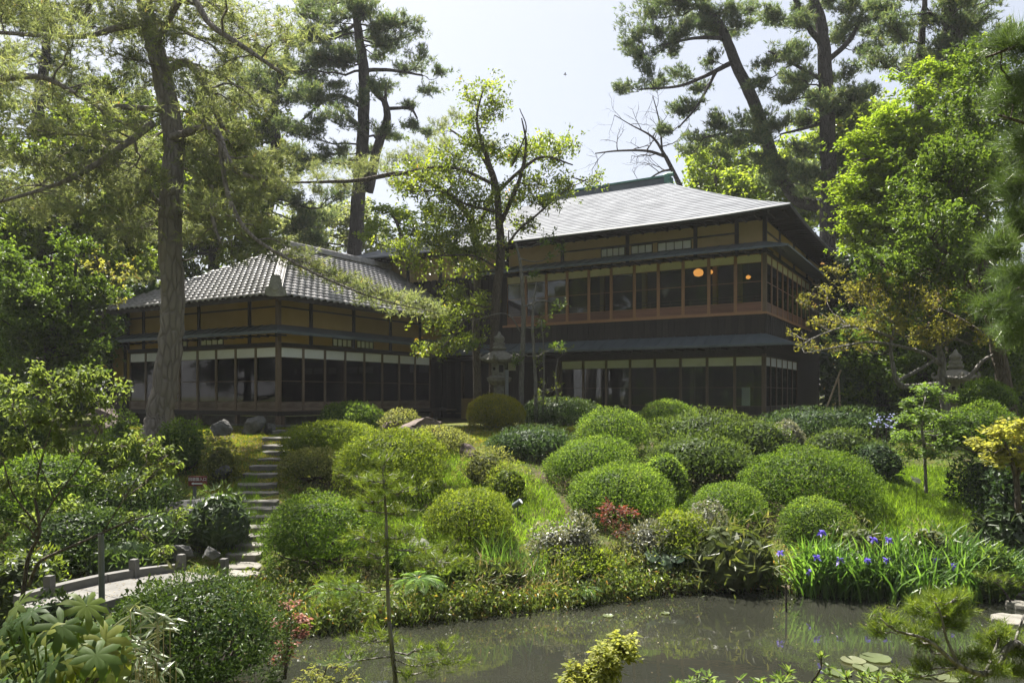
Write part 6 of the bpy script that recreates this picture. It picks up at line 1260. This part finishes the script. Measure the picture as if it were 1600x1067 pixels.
# red sign
sg = thing('direction_sign', 'small dark red sign with white characters and arrow on a grey post', 'sign', gpt(303, 15.6)); sY = 15.6; c = P(309, 751, sY)
G().box(c[0] - .19, c[0] + .19, sY - .012, sY + .012, c[2] - .105, c[2] + .095).build('board', M['sign_red'], sg)
pb_ = A(sg.location); px_c = P(303, 760, sY)
G().box(px_c[0] - .03, px_c[0] + .03, sY + .014, sY + .05, pb_[2] - .1, c[2] + .06).build('post', M['galv'], sg)
cu = bpy.data.curves.new('lettering', 'FONT'); cu.body = '\u56de\u904a\u5712\u5165\u53e3'; cu.size = .075; cu.align_x = 'CENTER'; cu.align_y = 'CENTER'; cu.extrude = .002
cu.materials.append(M['sign_white']); lt_ = bpy.data.objects.new('lettering_curve', cu); lme = bpy.data.meshes.new_from_object(lt_); lo = bpy.data.objects.new('lettering', lme); COL.objects.link(lo); bpy.data.objects.remove(lt_); lo.parent = sg; lo.location = Vector((c[0], sY - .0145, c[2] + .03)) - sg.location; lo.rotation_euler = (math.radians(90), 0, 0)
g = G(); y0_ = sY - .0155; ar = [(-.13, 0), (-.085, .028), (-.085, .013), (.10, .013), (.10, -.013), (-.085, -.013), (-.085, -.028)]
V = [(c[0] + a, y, c[2] - .055 + b_) for y in (y0_, y0_ + .003) for a, b_ in ar]; g.mesh(V, [tuple(range(7)), tuple(range(7, 14))[::-1]] + [(i, (i + 1) % 7, 7 + (i + 1) % 7, 7 + i)[::-1] for i in range(7)]); g.build('arrow', M['sign_white'], sg)
# two garden spotlights
def spotlight(px, py, Y, d, label, r=.062):
    c = P(px, py, Y); b = gpt(px, Y); o = thing('garden_spotlight', label, 'spotlight', b); d = unit(A(d))
    G().tube([c - d * .14, c - d * .10, c + d * .06, c + d * .08], [r * .6, r, r, r * 1.08], 14).build('housing', M['steel'], o)
    G().tube([c + d * .081, c + d * .088], [r * .9, r * .88], 14).build('lens', M['sign_white'], o)
    G().tube([b - A([0, 0, .15]), c - A([0, 0, r * .8])], .016, 6).build('spike', M['steel'], o)
spotlight(641, 832, 13.7, (-.1, -1, .15), 'round garden spotlight facing the pond in the bright grass', .055)
spotlight(809, 786, 15.6, (.75, -.3, .55), 'tilted grey garden spotlight right of the oval azalea', .06)
# props
o = thing('support_post', 'wooden prop holding up the low branch of the left garden shrub', 'post', gpt(161, 9.0)); b = A(o.location); G().tube([b - A([0, 0, .1]), P(158, 835, 9.0)], [.036, .034], 9).build('pole', M['galv'], o)
for i, (x0, y0_, x1, y1, Y, lb) in enumerate(((1278, 640, 1314, 578, 24.2, 'bamboo pole leaning right against the dark house side'), (1315, 645, 1310, 590, 24.4, 'upright bamboo pole beside the leaning one at the house side'))):
    a = gpt(x0, Y); e = P(x1, y1, Y + .4); o = thing('bamboo_prop', lb, 'pole', a); G().tube([a - A([0, 0, .08]), (a + e) / 2, e], .03, 7).build('pole', M['bamboo'], o)
    g = G()
    for t in np.linspace(.12, .95, 7): q = a + (e - a) * t; g.tube([q - (e - a) * .003, q + (e - a) * .003], .036, 7)
    nd = g.build('node', M['bamboo'], o); nd['kind'] = 'stuff'
a = P(1229, 955, 12.2); o = thing('marker_stake', 'thin dark stake standing in the pond left of the irises', 'stake', (a[0], a[1], -.3)); G().tube([A([a[0], a[1], -.35]), P(1228, 912, 12.2)], .017, 6).build('pole', M['wood_dark'], o)
g = G(); q = P(1226, 916, 12.2); g.leaves(np.repeat(q[None], 4, 0), R_.normal(size=(4, 3)) * A([1, 1, .3]), R_.normal(size=(4, 3)) * .3 + A([0, 0, 1]), .1, .035); g.build('dry_leaf', M['reed_dry'], o)
# lily pads
for px, py, wd, lb in ((1368, 1028, 27, 'largest pale lily pad, rim turned up, in the lower right pond'), (1333, 1032, 22, 'lily pad touching the largest one on its left'), (1352, 1043, 22, 'lily pad in front of the largest one'), (1312, 1052, 20, 'lily pad nearest the rhododendron tips at the bottom'), (1440, 1052, 26, 'lily pad below the bank pine branch'), (1480, 1060, 22, 'lily pad at the bottom right under the pine'), (1395, 1048, 14, 'smallest lily pad between the larger ones'), (950, 962, 10, 'lone tiny floating leaf in the middle of the pond'), (1040, 958, 8, 'floating leaf beside the tiny one in mid pond')):
    Y = (EZ - .012) * F / (py - HY); c = P(px, py, Y); r = wd * .85 / F * Y; a0 = random.uniform(0, 6); th = np.linspace(.15, 6.13, 22) + a0
    g = G(); V = [c + A([0, 0, .004])] + [c + A([math.cos(t) * r * .6, math.sin(t) * r * .6, .003]) for t in th] + [c + A([math.cos(t) * r * random.uniform(.95, 1.03), math.sin(t) * r, .006 + .014 * random.random()]) for t in th]
    g.mesh(V, [(0, i, i + 1) for i in range(1, 22)] + [(i, 22 + i, 23 + i, i + 1) for i in range(1, 22)], random.random()); tag(g.build('lily_pad', M['lilypad']), lb, 'lily pad', 'leaves floating on the pond')
# bird far off
c = P(883, 117, 70); o = thing('flying_bird', 'tiny dark bird flying in the pale sky', 'bird', c)
G().tube([c + A([-.16, 0, 0]), c + A([-.08, 0, .03]), c + A([.05, 0, .02]), c + A([.16, 0, .0])], [.01, .05, .05, .012], 7).build('body', M['wood_dark'], o, smooth=True)
for sgn in (-1, 1):
    g = G(); g.polys([[c + A([-.06, 0, .03]), c + A([-.03, sgn * .22, .12]), c + A([.03, sgn * .22, .12]), c + A([.06, 0, .03])], [c + A([-.03, sgn * .22, .12]), c + A([.05, sgn * .45, .02]), c + A([.07, sgn * .45, .02]), c + A([.03, sgn * .22, .12])]]); g.build('wing', M['wood_dark'], o)
# plants hanging over the far shore
x = R_.uniform(-5, 12, 5200); ys_ = np.interp(x, SX, SY); y = ys_ + R_.uniform(-.28, .75, len(x)) * R_.uniform(.5, 1.1, len(x)); keep = (np.abs(x - 7.1) > 2) | (y > ys_ + .35); x, y = x[keep], y[keep]
z = np.maximum(gh(x, y), .0) + R_.random(len(x)) * .32; p = np.c_[x, y, z]; q = np.repeat(p, 5, 0) + R_.normal(size=(len(p) * 5, 3)) * .05; g = G()
g.leaves(q, R_.normal(size=q.shape) + A([0, -.7, -.1]), R_.normal(size=q.shape) * .5 + A([0, -.4, 1]), .085 * R_.uniform(.5, 1.5, len(q)), .035, None, .1, .3)
g.build('bank_greenery', M['broad'], kind='stuff')
x = R_.uniform(-5, 5, 1500); y = np.interp(x, SX, SY) + R_.uniform(-.1, .3, len(x)); blades(len(x), (x, y), .4, .012, 'sasa', 'bank_sedge', 'stuff', .7)

# fallen leaves and needles on bridge, steps and water
pl_ = []
for k in range(260):
    t = random.random(); u = random.uniform(.14, .95); a = A0 + (A1 - A0) * t + (B0 + (B1 - B0) * t - A0 - (A1 - A0) * t) * u; pl_.append((a[0], a[1], arch(t) + .006))
for k in range(130):
    x_ = random.uniform(-4, 9); y_ = random.uniform(8.4, 13.2); 
    if float(gh(x_, y_)) < -.15: pl_.append((x_, y_, .004))
p = A(pl_); g = G(); g.leaves(p, R_.normal(size=p.shape) * A([1, 1, .05]), np.tile(A([0, 0, 1.]), (len(p), 1)) + R_.normal(size=p.shape) * .08, .045 * R_.uniform(.4, 1.2, len(p)), .018, None, .05)
g.build('fallen_leaves', M['reed_dry'], kind='stuff')

# ------------------------------------------------------------------ far wood (one mass), unseen wood added behind the camera, and the air
def wood(x0, x1, y0, y1, n, h0, h1, name, mat, size=.45, ring=None):
    x = R_.uniform(x0, x1, n); y = R_.uniform(y0, y1, n)
    top = h0 + (h1 - h0) * (.5 + .5 * sines(np.c_[x, y * .3, x * 0], .35, 77) * 1.6) ; z = gh(x, np.clip(y, -9, 60)) + top * R_.random(n) ** .8
    p = np.c_[x, y, z]; q = np.repeat(p, 5, 0) + R_.normal(size=(n * 5, 3)) * .5
    g = G(); g.leaves(q, R_.normal(size=q.shape), R_.normal(size=q.shape) + A([0, 0, .6]), size * R_.uniform(.6, 1.3, len(q)), size * .55, None)
    for k in range(60):
        xx, yy = random.uniform(x0, x1), random.uniform(y0, y1); zz = float(gh(xx, min(max(yy, -9), 60))); g.tube([(xx, yy, zz - .1), (xx + random.uniform(-.3, .3), yy, zz + h0)], [.25, .12], 6)
    return g.build(name, M[mat], None, kind='stuff')
wood(-48, 48, 60, 68, 5000, 7, 13, 'far_or_unseen_wood', 'broad', .62)
wood(15, 45, 42, 52, 3000, 6, 10, 'far_or_unseen_wood', 'camellia', .62)
wood(-48, -17, 40, 50, 3000, 6, 10, 'far_or_unseen_wood', 'camellia', .62)
wood(-30, 30, -12.5, -11, 260, 3, 6, 'far_or_unseen_wood', 'maple_yellow', .5)  # unseen clumps behind the camera, added for lighter patches in the window reflections
wood(-55, 55, -26, -13, 8500, 17, 28, 'far_or_unseen_wood', 'camellia', 2.1)  # unseen wood behind the camera, added to darken pane reflections and sky light
hz = bpy.data.materials.new('thin_air_haze'); hz.use_nodes = True; hn = hz.node_tree.nodes; hn.clear()
pv = hn.new('ShaderNodeVolumePrincipled'); pv.inputs['Color'].default_value = (.93, .95, 1, 1); pv.inputs['Density'].default_value = HAZE; pv.inputs['Anisotropy'].default_value = .1  # thin haze in the air, made denser to lift the dark shadows
ho = hn.new('ShaderNodeOutputMaterial'); hz.node_tree.links.new(pv.outputs[0], ho.inputs['Volume'])
if HAZE > 0:
    hb = G().box(-650, 650, -650, 750, -2.2, 36).build('haze', hz); hb['kind'] = 'stuff'
